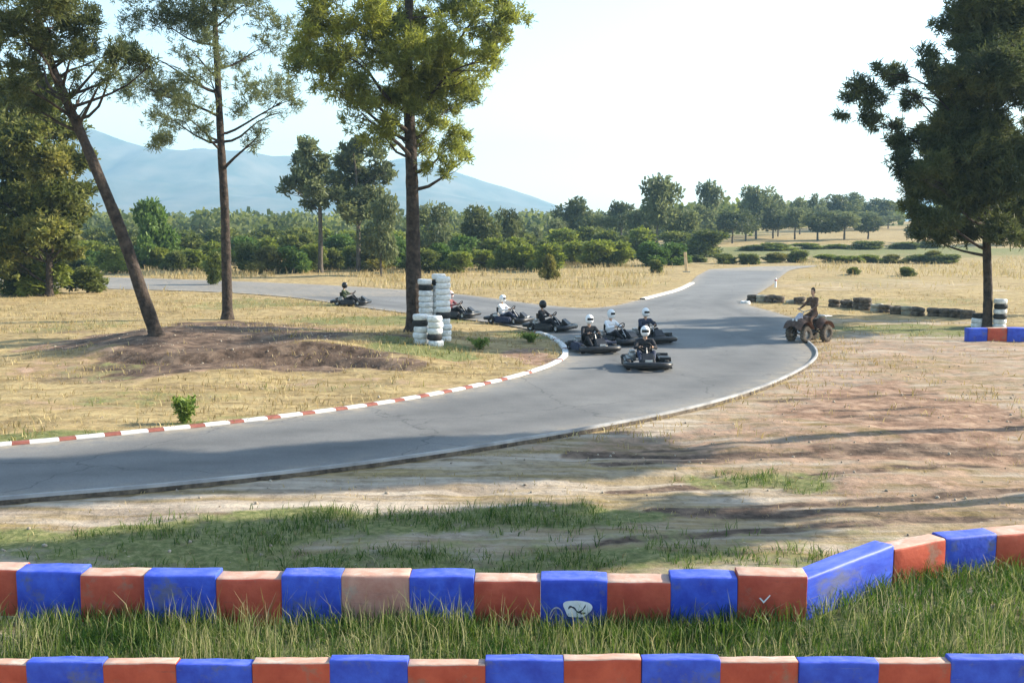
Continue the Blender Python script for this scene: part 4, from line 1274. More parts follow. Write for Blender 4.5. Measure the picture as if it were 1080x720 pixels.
def body_mesh(name, bones, head, heady, voxel=.011):
    """bones: (zone, a, b, ra, rb). zone 0 shirt, 1 trousers, 2 skin, 3 shoes. One continuous remeshed figure."""
    mb = MB()
    for z, a, b, ra, rb in bones: hull(mb, a, b, ra, rb, 1 if ra < .02 else 2)
    hx, hy, hz = head
    ellipsoid(mb, head, (.075, .092, .115))
    ellipsoid(mb, (hx, hy + .03, hz - .06), (.055, .06, .06))
    hull(mb, (hx, hy + .088, hz + .01), (hx, hy + .112, hz - .025), .010, .014, 1)    # nose
    for s in (-1, 1):
        ellipsoid(mb, (hx + s * .077, hy - .005, hz - .005), (.012, .022, .032))      # ears
        ellipsoid(mb, (hx + s * .032, hy + .083, hz + .012), (.014, .010, .010))      # eyes
    ellipsoid(mb, (hx, hy + .088, hz - .055), (.026, .010, .010))                      # mouth
    me = mb.mesh(name + '_raw', [M['skin']])
    o = bpy.data.objects.new('tmp', me); col.objects.link(o)
    md = o.modifiers.new('r', 'REMESH'); md.mode = 'VOXEL'; md.voxel_size = voxel
    dg = bpy.context.evaluated_depsgraph_get(); dg.update()
    res = bpy.data.meshes.new_from_object(o.evaluated_get(dg))
    bpy.data.objects.remove(o); bpy.data.meshes.remove(me)
    res.name = name
    n = len(res.vertices); co = np.empty(n * 3, np.float32); res.vertices.foreach_get('co', co); co = co.reshape(-1, 3).astype(float)
    nf = len(res.polygons); fc = np.empty(nf * 3, np.float32); res.polygons.foreach_get('center', fc); fc = fc.reshape(-1, 3).astype(float)
    best = np.full(nf, 1e9); zone = np.zeros(nf, np.int32)
    for z, a, b, ra, rb in bones + [(2, head, head, .1, .1)]:
        a = np.array(a, float); b = np.array(b, float); ab = b - a
        t = np.clip(((fc - a) @ ab) / (ab @ ab + 1e-9), 0, 1)
        d = np.linalg.norm(fc - a - t[:, None] * ab, axis=1) - (ra + (rb - ra) * t)
        m = d < best; best[m] = d[m]; zone[m] = z
    res.materials.clear()
    for k in ('cloth_black', 'cloth_black', 'skin', 'rubber'): res.materials.append(M[k])
    res.polygons.foreach_set('material_index', zone)
    res.polygons.foreach_set('use_smooth', np.ones(nf, bool))
    res.update()
    return res


def limbs(hip, knee, ankle, toe, sho, elb, wri, grip, lift=0):
    out = []
    for s in (-1, 1):
        f = lambda p: (p[0] * s, p[1], p[2])
        out += [(1, f(hip), f(knee), .088, .060), (1, f(knee), f(ankle), .058, .042), (3, f(ankle), f(toe), .046, .036)]
        out += [(0, f(sho), f(elb), .062, .046), (0, f(elb), f(wri), .045, .033)]
        w = Vector(f(wri)); g = Vector(f(grip)); d = (g - w).normalized()
        palm = w + d * .075
        out.append((2, tuple(w), tuple(palm), .028, .032))
        side = Vector((1, 0, 0)); up = Vector((0, 0, 1))
        for k in range(4):       # four fingers curled over the bar, unequal lengths
            L = (.036, .042, .039, .03)[k]
            r0 = palm + side * s * (.024 - .016 * k) * 1.0 + d * .015
            p1 = r0 + d * L + up * .012; p2 = p1 + d * .008 - up * .028; p3 = p2 - d * .022 - up * .010
            out += [(2, tuple(r0), tuple(p1), .0095, .0085), (2, tuple(p1), tuple(p2), .0085, .008), (2, tuple(p2), tuple(p3), .008, .007)]
        t0 = w + d * .03 - side * s * .025
        t1 = t0 - side * s * .022 + d * .028; t2 = t1 + d * .026 - up * .014
        out += [(2, tuple(t0), tuple(t1), .012, .0105), (2, tuple(t1), tuple(t2), .0105, .009)]
    return out


kart_bones = [(1, (-.06, -.30, .24), (.06, -.30, .24), .125, .125), (0, (0, -.33, .30), (0, -.37, .44), .135, .13), (0, (-.05, -.37, .46), (.05, -.37, .46), .125, .125),
              (0, (-.10, -.37, .60), (.10, -.37, .60), .095, .095), (0, (-.15, -.36, .665), (.15, -.36, .665), .055, .055), (2, (0, -.36, .68), (0, -.34, .80), .056, .05)] + \
    limbs((.10, -.27, .24), (.20, .12, .41), (.17, .50, .17), (.17, .60, .25), (.19, -.36, .655), (.28, -.14, .50), (.17, .04, .535), (.14, .13, .55))
kart_body = body_mesh('kart_driver_body', kart_bones, (0, -.32, .90), 0)
quad_bones = [(1, (-.06, -.25, .90), (.06, -.25, .90), .13, .13), (0, (0, -.25, .98), (0, -.24, 1.14), .13, .125), (0, (-.05, -.23, 1.2), (.05, -.23, 1.2), .125, .125),
              (0, (-.10, -.21, 1.34), (.10, -.21, 1.34), .095, .095), (0, (-.15, -.20, 1.40), (.15, -.20, 1.40), .055, .055), (2, (0, -.20, 1.42), (0, -.17, 1.53), .056, .05)] + \
    limbs((.11, -.2, .90), (.25, .20, .74), (.27, .08, .40), (.27, .22, .37), (.20, -.20, 1.39), (.34, .0, 1.16), (.34, .22, 1.075), (.34, .32, 1.06))
quad_body = body_mesh('quad_rider_body', quad_bones, (0, -.15, 1.635), 0)


def person(name_mats, body, parent_loc, rz, label, helmet=None, hair=None, head=(0, -.32, .90), scale=(1, 1, 1)):
    root = link('person', body)
    root.location = parent_loc; root.rotation_euler = (0, 0, rz); root.scale = scale
    for i, k in enumerate(name_mats):
        root.material_slots[i].link = 'OBJECT'; root.material_slots[i].material = M[k]
    tag(root, label, 'person')
    hx, hy, hz = head
    if helmet:
        mb = MB()
        bm = bmesh.new(); bmesh.ops.create_uvsphere(bm, u_segments=28, v_segments=18, radius=1)
        for v in bm.verts:
            c = v.co
            jaw = 1 + (.10 if c.z < -.2 and c.y > .3 else 0)
            v.co = Vector((c.x * .128, c.y * .152 * jaw, c.z * .148))
        # visor opening and neck opening
        kill = [f for f in bm.faces if (f.calc_center_median().y > .085 and -.035 < f.calc_center_median().z < .06) or f.calc_center_median().z < -.125]
        bmesh.ops.delete(bm, geom=kill, context='FACES')
        bmesh.ops.solidify(bm, geom=bm.faces[:], thickness=.012)
        mb.bm(bm, 0)
        h = mb.build('helmet', [M[helmet]], root, smooth=True); h.location = (hx, hy + .005, hz + .012)
        v2 = MB()
        bm = bmesh.new(); bmesh.ops.create_uvsphere(bm, u_segments=28, v_segments=18, radius=1)
        for v in bm.verts: v.co = Vector((v.co.x * .126, v.co.y * .150, v.co.z * .146))
        kill = [f for f in bm.faces if not (f.calc_center_median().y > .07 and -.05 < f.calc_center_median().z < .072)]
        bmesh.ops.delete(bm, geom=kill, context='FACES')
        bmesh.ops.solidify(bm, geom=bm.faces[:], thickness=.004)
        v2.bm(bm, 0); v2.build('visor', [M['visor']], h, smooth=True)
    if hair:
        mb = MB()
        bm = bmesh.new(); bmesh.ops.create_icosphere(bm, subdivisions=4, radius=1)
        for v in bm.verts:
            n = 1 + .06 * math.sin(v.co.x * 13 + v.co.z * 9) * math.sin(v.co.y * 15)
            v.co = Vector((v.co.x * .088 * n, v.co.y * .104 * n, v.co.z * .122 * n))
        kill = [f for f in bm.faces if f.calc_center_median().z < -.02 and f.calc_center_median().y > -.03 or (f.calc_center_median().y > .045 and f.calc_center_median().z < .055) or f.calc_center_median().z < -.085]
        bmesh.ops.delete(bm, geom=kill, context='FACES')
        bmesh.ops.solidify(bm, geom=bm.faces[:], thickness=.01)
        mb.bm(bm, 0)
        h = mb.build('hair', [M[hair]], root, smooth=True); h.location = (hx, hy - .008, hz + .012)
    return root


# ------------------------------------------------------------------ karts
def kart_wheel(root, x, y, r, w, steer=0):
    T = Matrix.Rotation(math.pi / 2, 4, 'Y')
    mb = MB(); h = w / 2
    prof = [(r * .55, -h * .8), (r * .75, -h), (r * .93, -h * .9), (r, -h * .55), (r, h * .55), (r * .93, h * .9), (r * .75, h), (r * .55, h * .8)]
    mb.lathe(prof, 22, 0, T, closed=True)
    t = mb.build('wheel', M['rubber'], root, smooth=True); t.location = (x, y, r + .012); t.rotation_euler = (0, 0, steer)
    m2 = MB(); m2.lathe([(.0, h * .35), (r * .25, h * .38), (r * .3, h * .2), (r * .5, h * .3), (r * .58, h * .82), (r * .58, -h * .82), (r * .5, -h * .3), (r * .3, -h * .2), (r * .25, -h * .38), (0, -h * .35)], 16, 0, T)
    m2.build('rim', M['rim'], t, smooth=True)


def make_kart():
    root = empty('go_kart', (0, 0, 0))
    mb = MB(); mb.box((0, .05, .065), (.58, 1.25, .015), bevel=.005); mb.build('floor_pan', M['metal'], root)
    mb = MB()
    for s in (-1, 1): mb.tube([(s * .30, -.78, .09), (s * .34, -.3, .09), (s * .34, .2, .09), (s * .24, .55, .09), (s * .22, .8, .09)], .016, 8)
    mb.tube([(-.5, .52, .12), (.5, .52, .12)], .016, 8); mb.tube([(-.56, -.55, .145), (.56, -.55, .145)], .018, 8); mb.tube([(-.3, -.25, .09), (.3, -.25, .09)], .016, 8)
    mb.build('frame', M['metal'], root, smooth=True)
    for s in (-1, 1):
        mb = MB(); bm = bmesh.new(); bmesh.ops.create_cube(bm, size=1)
        for v in bm.verts:
            t = .5 - v.co.y
            v.co = Vector((s * (.50 + v.co.x * (.30 if v.co.z < 0 else .22)), -.02 + v.co.y * .78, .17 + v.co.z * (.20 + .04 * t)))
        bmesh.ops.bevel(bm, geom=list(bm.edges), offset=.05, segments=3, affect='EDGES'); mb.bm(bm)
        mb.build('side_pod', M['plastic_black'], root, smooth=True)
    mb = MB()
    bmp = [(-.62, .62, .16), (-.56, .86, .16), (-.38, .97, .17), (0, 1.0, .18), (.38, .97, .17), (.56, .86, .16), (.62, .62, .16)]
    mb.tube(catmull(bmp, 4), .075, 10); mb.build('front_bumper', M['plastic_black'], root, smooth=True)
    mb = MB(); bm = bmesh.new(); bmesh.ops.create_cube(bm, size=1)
    for v in bm.verts:
        fr = v.co.y > 0
        v.co = Vector((v.co.x * (.34 if not fr else .42), .74 + v.co.y * .3, (.46 if not fr else .26) if v.co.z > 0 else .22 - (.1 if fr else 0)))
    bmesh.ops.bevel(bm, geom=list(bm.edges), offset=.035, segments=3, affect='EDGES'); mb.bm(bm)
    mb.build('nose_fairing', M['plastic_black'], root, smooth=True)
    mb = MB()
    rb = [(-.60, -.55, .20), (-.60, -.80, .20), (-.45, -.92, .2), (.45, -.92, .2), (.60, -.80, .2), (.60, -.55, .2)]
    mb.tube(catmull(rb, 4), .06, 10); mb.build('rear_bumper', M['plastic_black'], root, smooth=True)
    # bucket seat
    mb = MB(); bm = bmesh.new()
    prof = [(.12, .115), (-.05, .10), (-.25, .09), (-.42, .12), (-.52, .24), (-.57, .42), (-.59, .58)]
    vs = []
    for (y, z) in prof:
        for k in range(9):
            u = (k - 4) / 4
            wv = .22 if z < .45 else .19
            vs.append(bm.verts.new((u * wv, y + abs(u) ** 3 * .10 * (1 if z > .2 else 0), z + abs(u) ** 3 * .16 * (1 if z < .2 else .0))))
    for i in range(len(prof) - 1):
        for k in range(8): bm.faces.new((vs[i * 9 + k], vs[i * 9 + k + 1], vs[(i + 1) * 9 + k + 1], vs[(i + 1) * 9 + k]))
    bmesh.ops.solidify(bm, geom=bm.faces[:], thickness=.018); mb.bm(bm)
    mb.build('seat', M['plastic_black'], root, smooth=True)
    # steering wheel and column
    T = Matrix.Translation((0, .17, .545)) @ Matrix.Rotation(R(52), 4, 'X')
    mb = MB(); mb.lathe([(.15 + .014 * math.cos(a), .014 * math.sin(a)) for a in [k * math.pi / 4 for k in range(8)]], 26, 0, T, closed=True)
    for k in range(3): mb.tube([T @ Vector((0, 0, -.02)), T @ Vector((.15 * math.cos(k * 2.1), .15 * math.sin(k * 2.1), 0))], .011, 6)
    st = mb.build('steering_wheel', M['rubber'], root, smooth=True)
    mb = MB(); mb.tube([(0, .17, .54), (0, .52, .13)], .014, 8); mb.build('steering_column', M['metal'], root, smooth=True)
    # engine beside the seat with exhaust
    mb = MB(); mb.box((.36, -.42, .24), (.22, .26, .22), bevel=.03); mb.box((.36, -.42, .38), (.16, .18, .08), bevel=.02)
    e = mb.build('engine', M['metal'], root, smooth=True)
    mb = MB(); mb.tube([(.36, -.55, .28), (.34, -.70, .30), (.1, -.74, .30), (-.15, -.74, .30)], [.03, .035, .05, .05], 10); mb.build('exhaust', M['rubber_dusty_kerb_shade'], e, smooth=True)
    mb = MB(); mb.box((-.36, -.45, .22), (.16, .3, .2), bevel=.03); mb.build('fuel_tank', M['plastic_black'], root, smooth=True)
    for s in (-1, 1):
        kart_wheel(root, s * .53, .54, .128, .13, R(-8)); kart_wheel(root, s * .55, -.56, .14, .20)
        mb = MB(); mb.tube([(s * .12, .58, .13), (s * .13, .72, .17)], .012, 6); mb.box((s * .13, .73, .2), (.07, .012, .1)); mb.build('pedal', M['metal'], root)
    return root


kart0 = make_kart()
KH = (0, -.32, .90)
karts = [  # px, py(ground under the middle), heading, kart label, person label, shirt, trousers, helmet, scale
    (370, 322, -97, 'dark go kart far off, alone below the pair of pines', 'person in dark green driving the far kart below the pair of pines', 'cloth_green', 'cloth_black', 'helmet_black', 'plastic_black'),
    (482, 335, -112, 'go kart partly hidden behind the white tyre stacks', 'person in maroon top with pale pink helmet emerging behind the white tyre stacks', 'cloth_maroon', 'cloth_black', 'helmet_pink', 'plastic_black'),
    (537, 341, -118, 'dark go kart just right of the tyre stacks, driven by someone in white', 'person in white shirt and white helmet, left of the dark clad driver', 'cloth_white', 'cloth_jeans', 'helmet_white', 'plastic_black'),
    (580, 349, -118, 'dark go kart third from the front, driver all in black', 'person all in black with dark helmet following the front group', 'cloth_black', 'cloth_black', 'helmet_black', 'plastic_black'),
    (625, 371, -163, 'go kart on the inner side of the bend beside the kerb tip', 'person in black with white helmet closest to the inner kerb', 'cloth_black', 'cloth_black', 'helmet_white', 'plastic_black'),
    (651, 363, -140, 'go kart in the middle of the front group, driven by someone in white', 'person in white shirt with white helmet in the middle of the front group', 'cloth_white', 'cloth_black', 'helmet_white', 'plastic_black'),
    (681, 388, 178, 'leading go kart nearest to the viewer, coming head on', 'person in black with white helmet driving the leading kart', 'cloth_black', 'cloth_jeans', 'helmet_white', 'plastic_black'),
    (685, 361, -160, 'go kart right behind the leading kart', 'person in dark clothes with white helmet right behind the leading kart', 'cloth_jeans', 'cloth_black', 'helmet_white', 'plastic_black')]
for i, (px, py, hd, kl, pl, sh, tr_, hm_, bodyc) in enumerate(karts):
    p = G(px, py); z = .012
    k = kart0 if i == 0 else copy_tree(kart0)
    k.location = (p.x, p.y, z); k.rotation_euler = (0, 0, R(hd)); k.scale = (1.0, .95, 1.1)
    tag(k, kl, 'go-kart', 'go karts on the track')
    for ch in k.children:
        if ch.name.split('.')[0] in ('side_pod', 'nose_fairing'):
            ch.material_slots[0].link = 'OBJECT'; ch.material_slots[0].material = M[('plastic_black', 'plastic_black', 'cloth_jeans', 'plastic_black', 'cloth_jeans', 'plastic_black', 'plastic_black', 'plastic_black')[i] if ch.name.startswith('side') or i in (1, 7) else 'plastic_black']
    if i in (2, 4, 6):
        mb = MB(); mb.box((0, .905, .235), (.2, .012, .14), 0, Matrix.Translation((0, .905, .235)) @ Matrix.Rotation(R(-30), 4, 'X') @ Matrix.Translation((0, -.905, -.235)), bevel=.005)
        mb.build('front_panel', M['white'], k)
    o = person((sh, tr_, 'skin', 'rubber'), kart_body, (p.x, p.y, z), R(hd), pl, helmet=hm_, head=KH, scale=(1.06, .97, 1.1))
    o['group'] = 'drivers seated in the go karts'
    if i == 7: o['label'] = pl

# ------------------------------------------------------------------ quad bike with rider
def make_quad(loc, rz):
    root = empty('quad_bike', loc, rz); root.scale = (.84, .80, 1.06)
    tag(root, 'dusty dark quad bike with pale front fairing beside the bend', 'quad bike')
    T = Matrix.Rotation(math.pi / 2, 4, 'Y')
    for y, r, w in ((.60, .27, .20), (-.58, .28, .27)):
        for s in (-1, 1):
            mb = MB(); h = w / 2
            mb.lathe([(r * .5, -h * .85), (r * .72, -h), (r * .92, -h * .9), (r, -h * .5), (r, h * .5), (r * .92, h * .9), (r * .72, h), (r * .5, h * .85)], 24, 0, T, closed=True)
            for k in range(16):   # knobbly tread
                a = k * math.pi / 8
                mb.box((0, 0, r), (w * .8, .045, .03), 0, Matrix.Rotation(a, 4, 'X'))
            t = mb.build('wheel', M['rubber_dusty_kerb_shade'], root, smooth=True); t.location = (s * (.42 if y > 0 else .40), y, r)
            m2 = MB(); m2.lathe([(0, h * .3), (r * .2, h * .32), (r * .48, h * .2), (r * .53, h * .86), (r * .53, -h * .86), (r * .48, -h * .2), (r * .2, -h * .32), (0, -h * .3)], 16, 0, T)
            m2.build('rim', M['metal'], t, smooth=True)
    mb = MB()
    for s in (-1, 1): mb.tube([(s * .14, -.75, .5), (s * .16, -.3, .33), (s * .16, .3, .33), (s * .13, .75, .48)], .022, 8)
    mb.box((0, -.02, .44), (.30, .46, .30), bevel=.04); mb.tube([(-.4, .6, .27), (.4, .6, .27)], .02, 8); mb.tube([(-.4, -.58, .28), (.4, -.58, .28)], .026, 8)
    for s in (-1, 1): mb.tube([(s * .36, .58, .3), (s * .16, .5, .72)], [.03, .03], 8)
    mb.build('frame', M['rubber'], root, smooth=True)
    for s in (-1, 1):
        mb = MB(); mb.box((s * .28, .06, .33), (.2, .42, .03), bevel=.01); mb.build('footwell', M['plastic_black'], root)
    for y0, nm, mt in ((.60, 'front_mudguard', 'brown_body'), (-.58, 'rear_mudguard', 'brown_body')):
        mb = MB(); bm = bmesh.new(); vs = []
        for k in range(9):
            a = R(15 + 150 * k / 8)
            for u in (-1, -.6, -.25, .25, .6, 1):
                vs.append(bm.verts.new((u * .52, y0 + .40 * math.cos(a), .34 + .36 * math.sin(a) + (.09 if abs(u) < .4 else 0))))
        for k in range(8):
            for j in range(5): bm.faces.new((vs[k * 6 + j], vs[k * 6 + j + 1], vs[(k + 1) * 6 + j + 1], vs[(k + 1) * 6 + j]))
        bmesh.ops.solidify(bm, geom=bm.faces[:], thickness=.015); mb.bm(bm)
        mb.build(nm, M[mt], root, smooth=True)
    mb = MB(); bm = bmesh.new(); bmesh.ops.create_cube(bm, size=1)
    for v in bm.verts:
        fr = v.co.y > 0
        v.co = Vector((v.co.x * (.30 if not fr else .24), .66 + v.co.y * .36, (.98 if not fr else .76) if v.co.z > 0 else .62))
    bmesh.ops.bevel(bm, geom=list(bm.edges), offset=.05, segments=3, affect='EDGES'); mb.bm(bm)
    fair = mb.build('front_fairing', M['plastic_grey'], root, smooth=True)
    for s in (-1, 1):
        mb = MB(); bm = bmesh.new(); bmesh.ops.create_uvsphere(bm, u_segments=14, v_segments=8, radius=.05)
        for v in bm.verts: v.co = Vector((v.co.x + s * .1, v.co.y * .5 + .845, v.co.z + .72))
        mb.bm(bm); mb.build('headlight', M['white'], root, smooth=True)
    mb = MB(); mb.box((0, -.27, .735), (.28, .74, .12), bevel=.05, seg=3); mb.build('seat', M['plastic_black'], root, smooth=True)
    mb = MB(); mb.box((0, .2, .74), (.24, .3, .2), bevel=.06, seg=3); mb.build('fuel_tank', M['brown_body'], root, smooth=True)
    mb = MB(); mb.tube([(0, .42, .85), (0, .36, 1.0)], .025, 8); mb.tube(catmull([(-.42, .27, 1.04), (-.25, .33, 1.04), (-.1, .36, 1.0), (.1, .36, 1.0), (.25, .33, 1.04), (.42, .27, 1.04)], 4), .014, 8)
    hb = mb.build('handlebar', M['metal'], root, smooth=True)
    mb = MB()
    for s in (-1, 1): mb.tube([(s * .30, .31, 1.045), (s * .43, .265, 1.04)], .019, 8)
    mb.build('grip', M['rubber'], hb, smooth=True)
    for y0, nm in ((-.72, 'rear_rack'), ):
        mb = MB()
        for k in range(5): mb.tube([(-.3 + .15 * k, y0 - .22, .83), (-.3 + .15 * k, y0 + .16, .83)], .011, 6)
        mb.tube([(-.36, y0 - .22, .83), (.36, y0 - .22, .83), (.36, y0 + .16, .83), (-.36, y0 + .16, .83), (-.36, y0 - .22, .83)], .014, 6)
        for s in (-1, 1): mb.tube([(s * .26, y0, .83), (s * .2, y0 + .05, .6)], .014, 6)
        mb.build(nm, M['rim'], root, smooth=True)
    mb = MB(); mb.tube([(.2, -.1, .42), (.25, -.4, .5), (.24, -.75, .56)], [.03, .03, .055], 10); mb.build('exhaust', M['metal'], root, smooth=True)
    return root


qp = G(853, 360)
qp.z = .005
qz = R(118)
make_quad(qp, qz)
person(('cloth_brown', 'cloth_brown', 'skin', 'rubber'), quad_body, qp, qz, 'person in brown clothes sitting upright on the quad bike', hair='hair', head=(0, -.15, 1.635)).scale = (.84, .80, 1.06)

# ------------------------------------------------------------------ posts
p = gpt(724, 287)
root = empty('marker_post', p); tag(root, 'faded orange marker post by the left side of the far road', 'post')
mb = MB(); mb.box((0, 0, .85), (.26, .12, 1.75), bevel=.03); mb.build('post', M['orange'], root).rotation_euler = (0, R(-5), 0)
mb = MB(); mb.box((.02, 0, .02), (.55, .5, .12), bevel=.03); mb.build('foot', M['tyre_pale'], root)
p = gpt(818, 303)
root = empty('track_post', p); tag(root, 'short white post at the right side of the far road', 'post')
mb = MB(); mb.tube([(0, 0, -.1), (0, 0, .5), (.0, 0, .62)], [.07, .065, .03], 12); mb.build('post', M['white'], root, smooth=True)
mb = MB(); mb.tube([(0, 0, .42), (0, 0, .50)], [.075, .075], 12); mb.build('band', M['red'], root, smooth=True)

# ------------------------------------------------------------------ grass and weeds
def blades(x, y, h, w, lean, tint, mat, name, label, z=None, cat='grass'):
    n = len(x)
    z = zat(x, y) if z is None else z
    a = rng.uniform(0, 2 * math.pi, n); la = rng.uniform(0, 2 * math.pi, n)
    sx, sy = np.cos(a) * w / 2, np.sin(a) * w / 2
    lx, ly = np.cos(la) * lean * h, np.sin(la) * lean * h
    b = np.stack([x, y, z - .02], 1)
    s = np.stack([sx, sy, np.zeros(n)], 1)
    mid = b + np.stack([lx * .35, ly * .35, h * .6], 1); top = b + np.stack([lx, ly, h * (1 - .25 * lean)], 1)
    v = np.stack([b - s, b + s, mid + s * .75, mid - s * .75, top + s * .12, top - s * .12], 1).reshape(-1, 3)
    k = np.arange(n)[:, None] * 6
    q = np.concatenate([k + np.array([[0, 1, 2, 3]]), k + np.array([[3, 2, 4, 5]])], 0)
    t = np.repeat(np.clip(tint, 0, 1), 6)
    return tag(link(name, np_mesh(name, v, q, mat, t)), label, cat, kind='stuff')


def scatter(n, x0, x1, y0, y1, dens=None, tuft=0, spread=.08):
    x = rng.uniform(x0, x1, n); y = rng.uniform(y0, y1, n)
    if dens is not None:
        k = rng.random(n) < dens(x, y); x, y = x[k], y[k]
    if tuft:
        x = np.repeat(x, tuft) + rng.normal(0, spread, len(x) * tuft); y = np.repeat(y, tuft) + rng.normal(0, spread, len(y) * tuft)
    k = ~in_poly(x, y)
    return x[k], y[k]


# between the two barrier rows
def d_near(x, y): return np.clip(.25 + 1.3 * (vnoise(x, y, .9, 4) - .3), .12, 1)


x, y = scatter(125000, -8.5, 8.5, 8.45, 12.0, lambda x, y: d_near(x, y) * (y < np.where(x > 2.7, 9.95 + (x - 2.7) * .9, 9.98)))
rt = smooth(1.5, 5, x)
hh = rng.uniform(.08, .24, len(x)) * (0.6 + 1.0 * vnoise(x, y, .7, 3)) * (1 + .3 * rt)
blades(x, y, hh, rng.uniform(.006, .013, len(x)), rng.uniform(.1, .8, len(x)), .05 + rng.random(len(x)) ** 2.2 * .95 + (vnoise(x, y, 1.3, 4) - .5) * 1.3, M['grass_green'], 'barrier_grass', 'thick green grass growing between the two barrier rows')
x, y = scatter(6500, -8, 8, 8.6, 9.95, lambda x, y: np.clip(2.2 * (vnoise(x, y, 1.1, 3) - .35), 0.05, 1))
blades(x, y, rng.uniform(.22, .5, len(x)), rng.uniform(.005, .009, len(x)), rng.uniform(.05, .5, len(x)), rng.uniform(.55, 1, len(x)), M['grass_green'], 'grass_stalks', 'tall pale grass stalks in front of the rear barrier row')


x, y = scatter(16000, -8, 8, 9.45, 10.1, lambda x, y: np.clip(2.4 * (vnoise(x, y * 0, 1.6, 3) - .3), 0.05, 1))
k = (x < 2.6); x, y = x[k], y[k]
y = y - np.where(x > .2, .16 * np.clip(x / 2.6, 0, 1), 0)
blades(x, y, rng.uniform(.10, .30, len(x)), rng.uniform(.006, .012, len(x)), rng.uniform(.1, .6, len(x)), rng.random(len(x)) ** 2 * .9, M['grass_green'], 'barrier_foot_grass', 'grass growing up against the foot of the rear barrier row')


def dens_green(x, y):
    return mask(GREEN, x, y) ** 1.5 * np.clip(2.2 * (vnoise(x, y, 1.3, 3) - .32), 0, 1)


x, y = scatter(34000, -10, 12, 10.4, 17.5, dens_green, tuft=5, spread=.04)
k = ~((x > 2.3) & (y < 10.6 + (x - 2.3) * .55)); x, y = x[k], y[k]
blades(x, y, rng.uniform(.04, .15, len(x)) * (.6 + 1.1 * vnoise(x, y, 1.1, 3)), rng.uniform(.007, .014, len(x)), rng.uniform(.2, .9, len(x)), rng.uniform(0, .95, len(x)), M['grass_green'], 'verge_grass', 'patchy green grass on the ground between the rear barrier and the track')
x, y = scatter(9000, -10, 16, 10.6, 24, lambda x, y: np.clip(1.8 * (vnoise(x, y, 1.0, 3) - .45), 0, 1) * .7, tuft=3, spread=.05)
k = ~((x > 2.3) & (y < 10.6 + (x - 2.3) * .55)); x, y = x[k], y[k]
blades(x, y, rng.uniform(.03, .11, len(x)), rng.uniform(.008, .016, len(x)), rng.uniform(.3, .9, len(x)), rng.uniform(0, 1, len(x)), M['grass_dry'], 'dry_verge_grass', 'sparse dry tufts on the dirt between the rear barrier and the track')
# meadow left of the track
x, y = scatter(26000, -32, 12, 18.5, 62, lambda x, y: np.clip(1.5 * (vnoise(x, y, .5, 4) - .3), 0, 1) * (1 - .8 * mask(SOIL, x, y)) * (np.abs(x) < y * .62 + 3), tuft=4, spread=.1)
blades(x, y, rng.uniform(.06, .22, len(x)), rng.uniform(.014, .03, len(x)), rng.uniform(.2, .9, len(x)), rng.uniform(0, 1, len(x)), M['grass_dry'], 'meadow_grass', 'straw coloured dry grass on the meadow inside the bend')
x, y = scatter(40000, -32, 20, 18.5, 62, lambda x, y: dens_green(x, y) * .8, tuft=2, spread=.06)
blades(x, y, rng.uniform(.06, .24, len(x)), rng.uniform(.014, .03, len(x)), rng.uniform(.2, .9, len(x)), rng.uniform(0, 1, len(x)), M['grass_mix'], 'meadow_green_grass', 'half green grass patches on the meadow and along the kerb')
# right hand field
x, y = scatter(9000, 10, 48, 27, 66, lambda x, y: np.clip(1.6 * (vnoise(x, y, .4, 4) - .42), 0, 1) * (1 - .7 * mask(SOIL, x, y)), tuft=4, spread=.12)
blades(x, y, rng.uniform(.05, .2, len(x)), rng.uniform(.015, .03, len(x)), rng.uniform(.2, .9, len(x)), rng.uniform(0, 1, len(x)), M['grass_dry'], 'field_grass', 'dry grass on the field right of the track')
# tall pale grass far behind
x, y = scatter(22000, -60, 60, 64, 118, lambda x, y: np.clip(2.0 * (vnoise(x, y, .12, 4) - .36), 0, 1) * np.where(x > 15, .5, 1) * (1 - .9 * (np.abs(px_x(780, y) - x) < 6)), tuft=4, spread=.4)
blades(x, y, rng.uniform(.2, .75, len(x)) * (vnoise(x, y, .15, 3) + .3), rng.uniform(.03, .07, len(x)), rng.uniform(.2, .8, len(x)), rng.uniform(.3, 1, len(x)), M['grass_dry'], 'tall_dry_grass', 'tall pale dry grass before the green bush belt')


# loose stones and clods
x, y = scatter(3400, -10, 18, 10.8, 34, lambda x, y: np.clip(1.8 * (vnoise(x, y, .8, 3) - .42), 0, 1))
x2, y2 = scatter(900, -18, 2, 26, 40, lambda x, y: mask(SOIL, x, y))
x = np.concatenate([x, x2]); y = np.concatenate([y, y2])
k = ~((x > 2.2) & (y < 10.9 + (x - 2.2) * .5)); x, y = x[k], y[k]
ico = bmesh.new(); bmesh.ops.create_icosphere(ico, subdivisions=1, radius=1); ico.verts.index_update()
iv = np.array([v_.co[:] for v_ in ico.verts]); if_ = np.array([[v_.index for v_ in f_.verts] for f_ in ico.faces]); ico.free()
r_ = rng.uniform(.010, .032, len(x)) * np.where(rng.random(len(x)) < .05, 1.6, 1)
vv = iv[None] * r_[:, None, None] * rng.uniform(.6, 1.2, (len(x), 1, 3)) * rng.uniform(.8, 1.2, (len(x), len(iv), 1)) + np.stack([x, y, zat(x, y) + r_ * .25], 1)[:, None, :]
ff = if_[None] + (np.arange(len(x)) * len(iv))[:, None, None]
M['stone'] = paint('stone', (0.2, 0.155, 0.11), (0.42, 0.36, 0.28), 1.3, .9, coords='Object')
tag(link('gravel', np_mesh('gravel', vv.reshape(-1, 3), ff.reshape(-1, 3), M['stone'])), 'loose stones and clods on the bare dirt', 'gravel', kind='stuff')


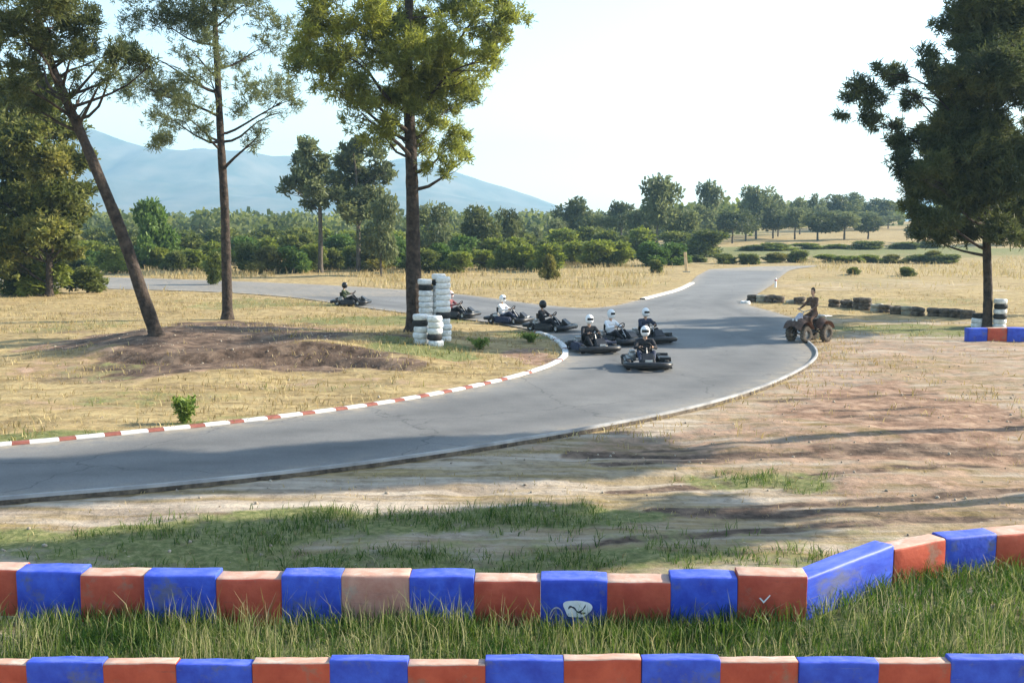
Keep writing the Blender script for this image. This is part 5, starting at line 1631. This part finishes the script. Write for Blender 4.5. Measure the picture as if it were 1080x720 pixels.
def weed(px, py, h, w, n, label, name='weed'):
    p = gpt(px, py)
    root = empty(name, p); tag(root, label, 'weed')
    mb = MB()
    C = []
    for k in range(n):
        a = rng.uniform(0, 6.28); r = w * .5 * math.sqrt(rng.random()); hh_ = h * rng.uniform(.55, 1)
        e = Vector((r * math.cos(a), r * math.sin(a), hh_))
        mb.tube([(0, 0, -.03), (e.x * .4, e.y * .4, hh_ * .55), e], [.008, .006, .003], 5)
        for j in range(9):
            t = .25 + .75 * j / 8
            C.append((e.x * t * t + rng.normal(0, .02), e.y * t * t + rng.normal(0, .02), hh_ * t))
    mb.build('stem', M['bush_light'] if False else M['weed'], root, smooth=True)
    C = np.array(C)
    v, q, t = needles(C, 5, .085, .035, rng.uniform(.1, .9, len(C)), up=.5)
    link('leaves', np_mesh('weed_leaves', v, q, M['weed'], t), root)


weed(195, 446, .52, .45, 26, 'bright green leafy weed growing behind the kerb')
weed(560, 361, .3, .8, 16, 'low weed on the soil behind the kerb tip')
weed(505, 368, .35, .9, 18, 'green weed right of the white tyre stacks')

# ------------------------------------------------------------------ light, sky, render settings
SUN_EL, SUN_AZ = 27.0, 76.0      # azimuth measured from +Y towards +X
w = bpy.data.worlds.new("World"); sc.world = w; w.use_nodes = True
nt = w.node_tree
sky = nt.nodes.new('ShaderNodeTexSky'); sky.sky_type = 'NISHITA'; sky.sun_disc = False
sky.sun_elevation = R(SUN_EL); sky.sun_rotation = R(SUN_AZ)
sky.air_density = 1.2; sky.dust_density = 1.0; sky.ozone_density = 1.0; sky.altitude = 200
bg = nt.nodes['Background']; bg.inputs['Strength'].default_value = 0.13
nt.links.new(sky.outputs['Color'], bg.inputs['Color'])
sd = bpy.data.lights.new('sun', 'SUN'); sd.energy = 4.9; sd.angle = R(.6); sd.color = (1.0, .90, .74)
so = bpy.data.objects.new('sun', sd); col.objects.link(so)
to_sun = Vector((math.sin(R(SUN_AZ)) * math.cos(R(SUN_EL)), math.cos(R(SUN_AZ)) * math.cos(R(SUN_EL)), math.sin(R(SUN_EL))))
so.rotation_euler = (-to_sun).to_track_quat('-Z', 'Y').to_euler()
so.location = to_sun * 200
sc.view_settings.view_transform = 'Standard'; sc.view_settings.look = 'None'
sc.view_settings.exposure = 1.5; sc.view_settings.gamma = 1.0
sc.cycles.use_denoising = True
sc.cycles.max_bounces = 6; sc.cycles.diffuse_bounces = 3; sc.cycles.transmission_bounces = 4; sc.cycles.volume_bounces = 0; sc.cycles.transparent_max_bounces = 8
sc.cycles.caustics_reflective = False; sc.cycles.caustics_refractive = False
sc.render.resolution_x = 1024; sc.render.resolution_y = 682
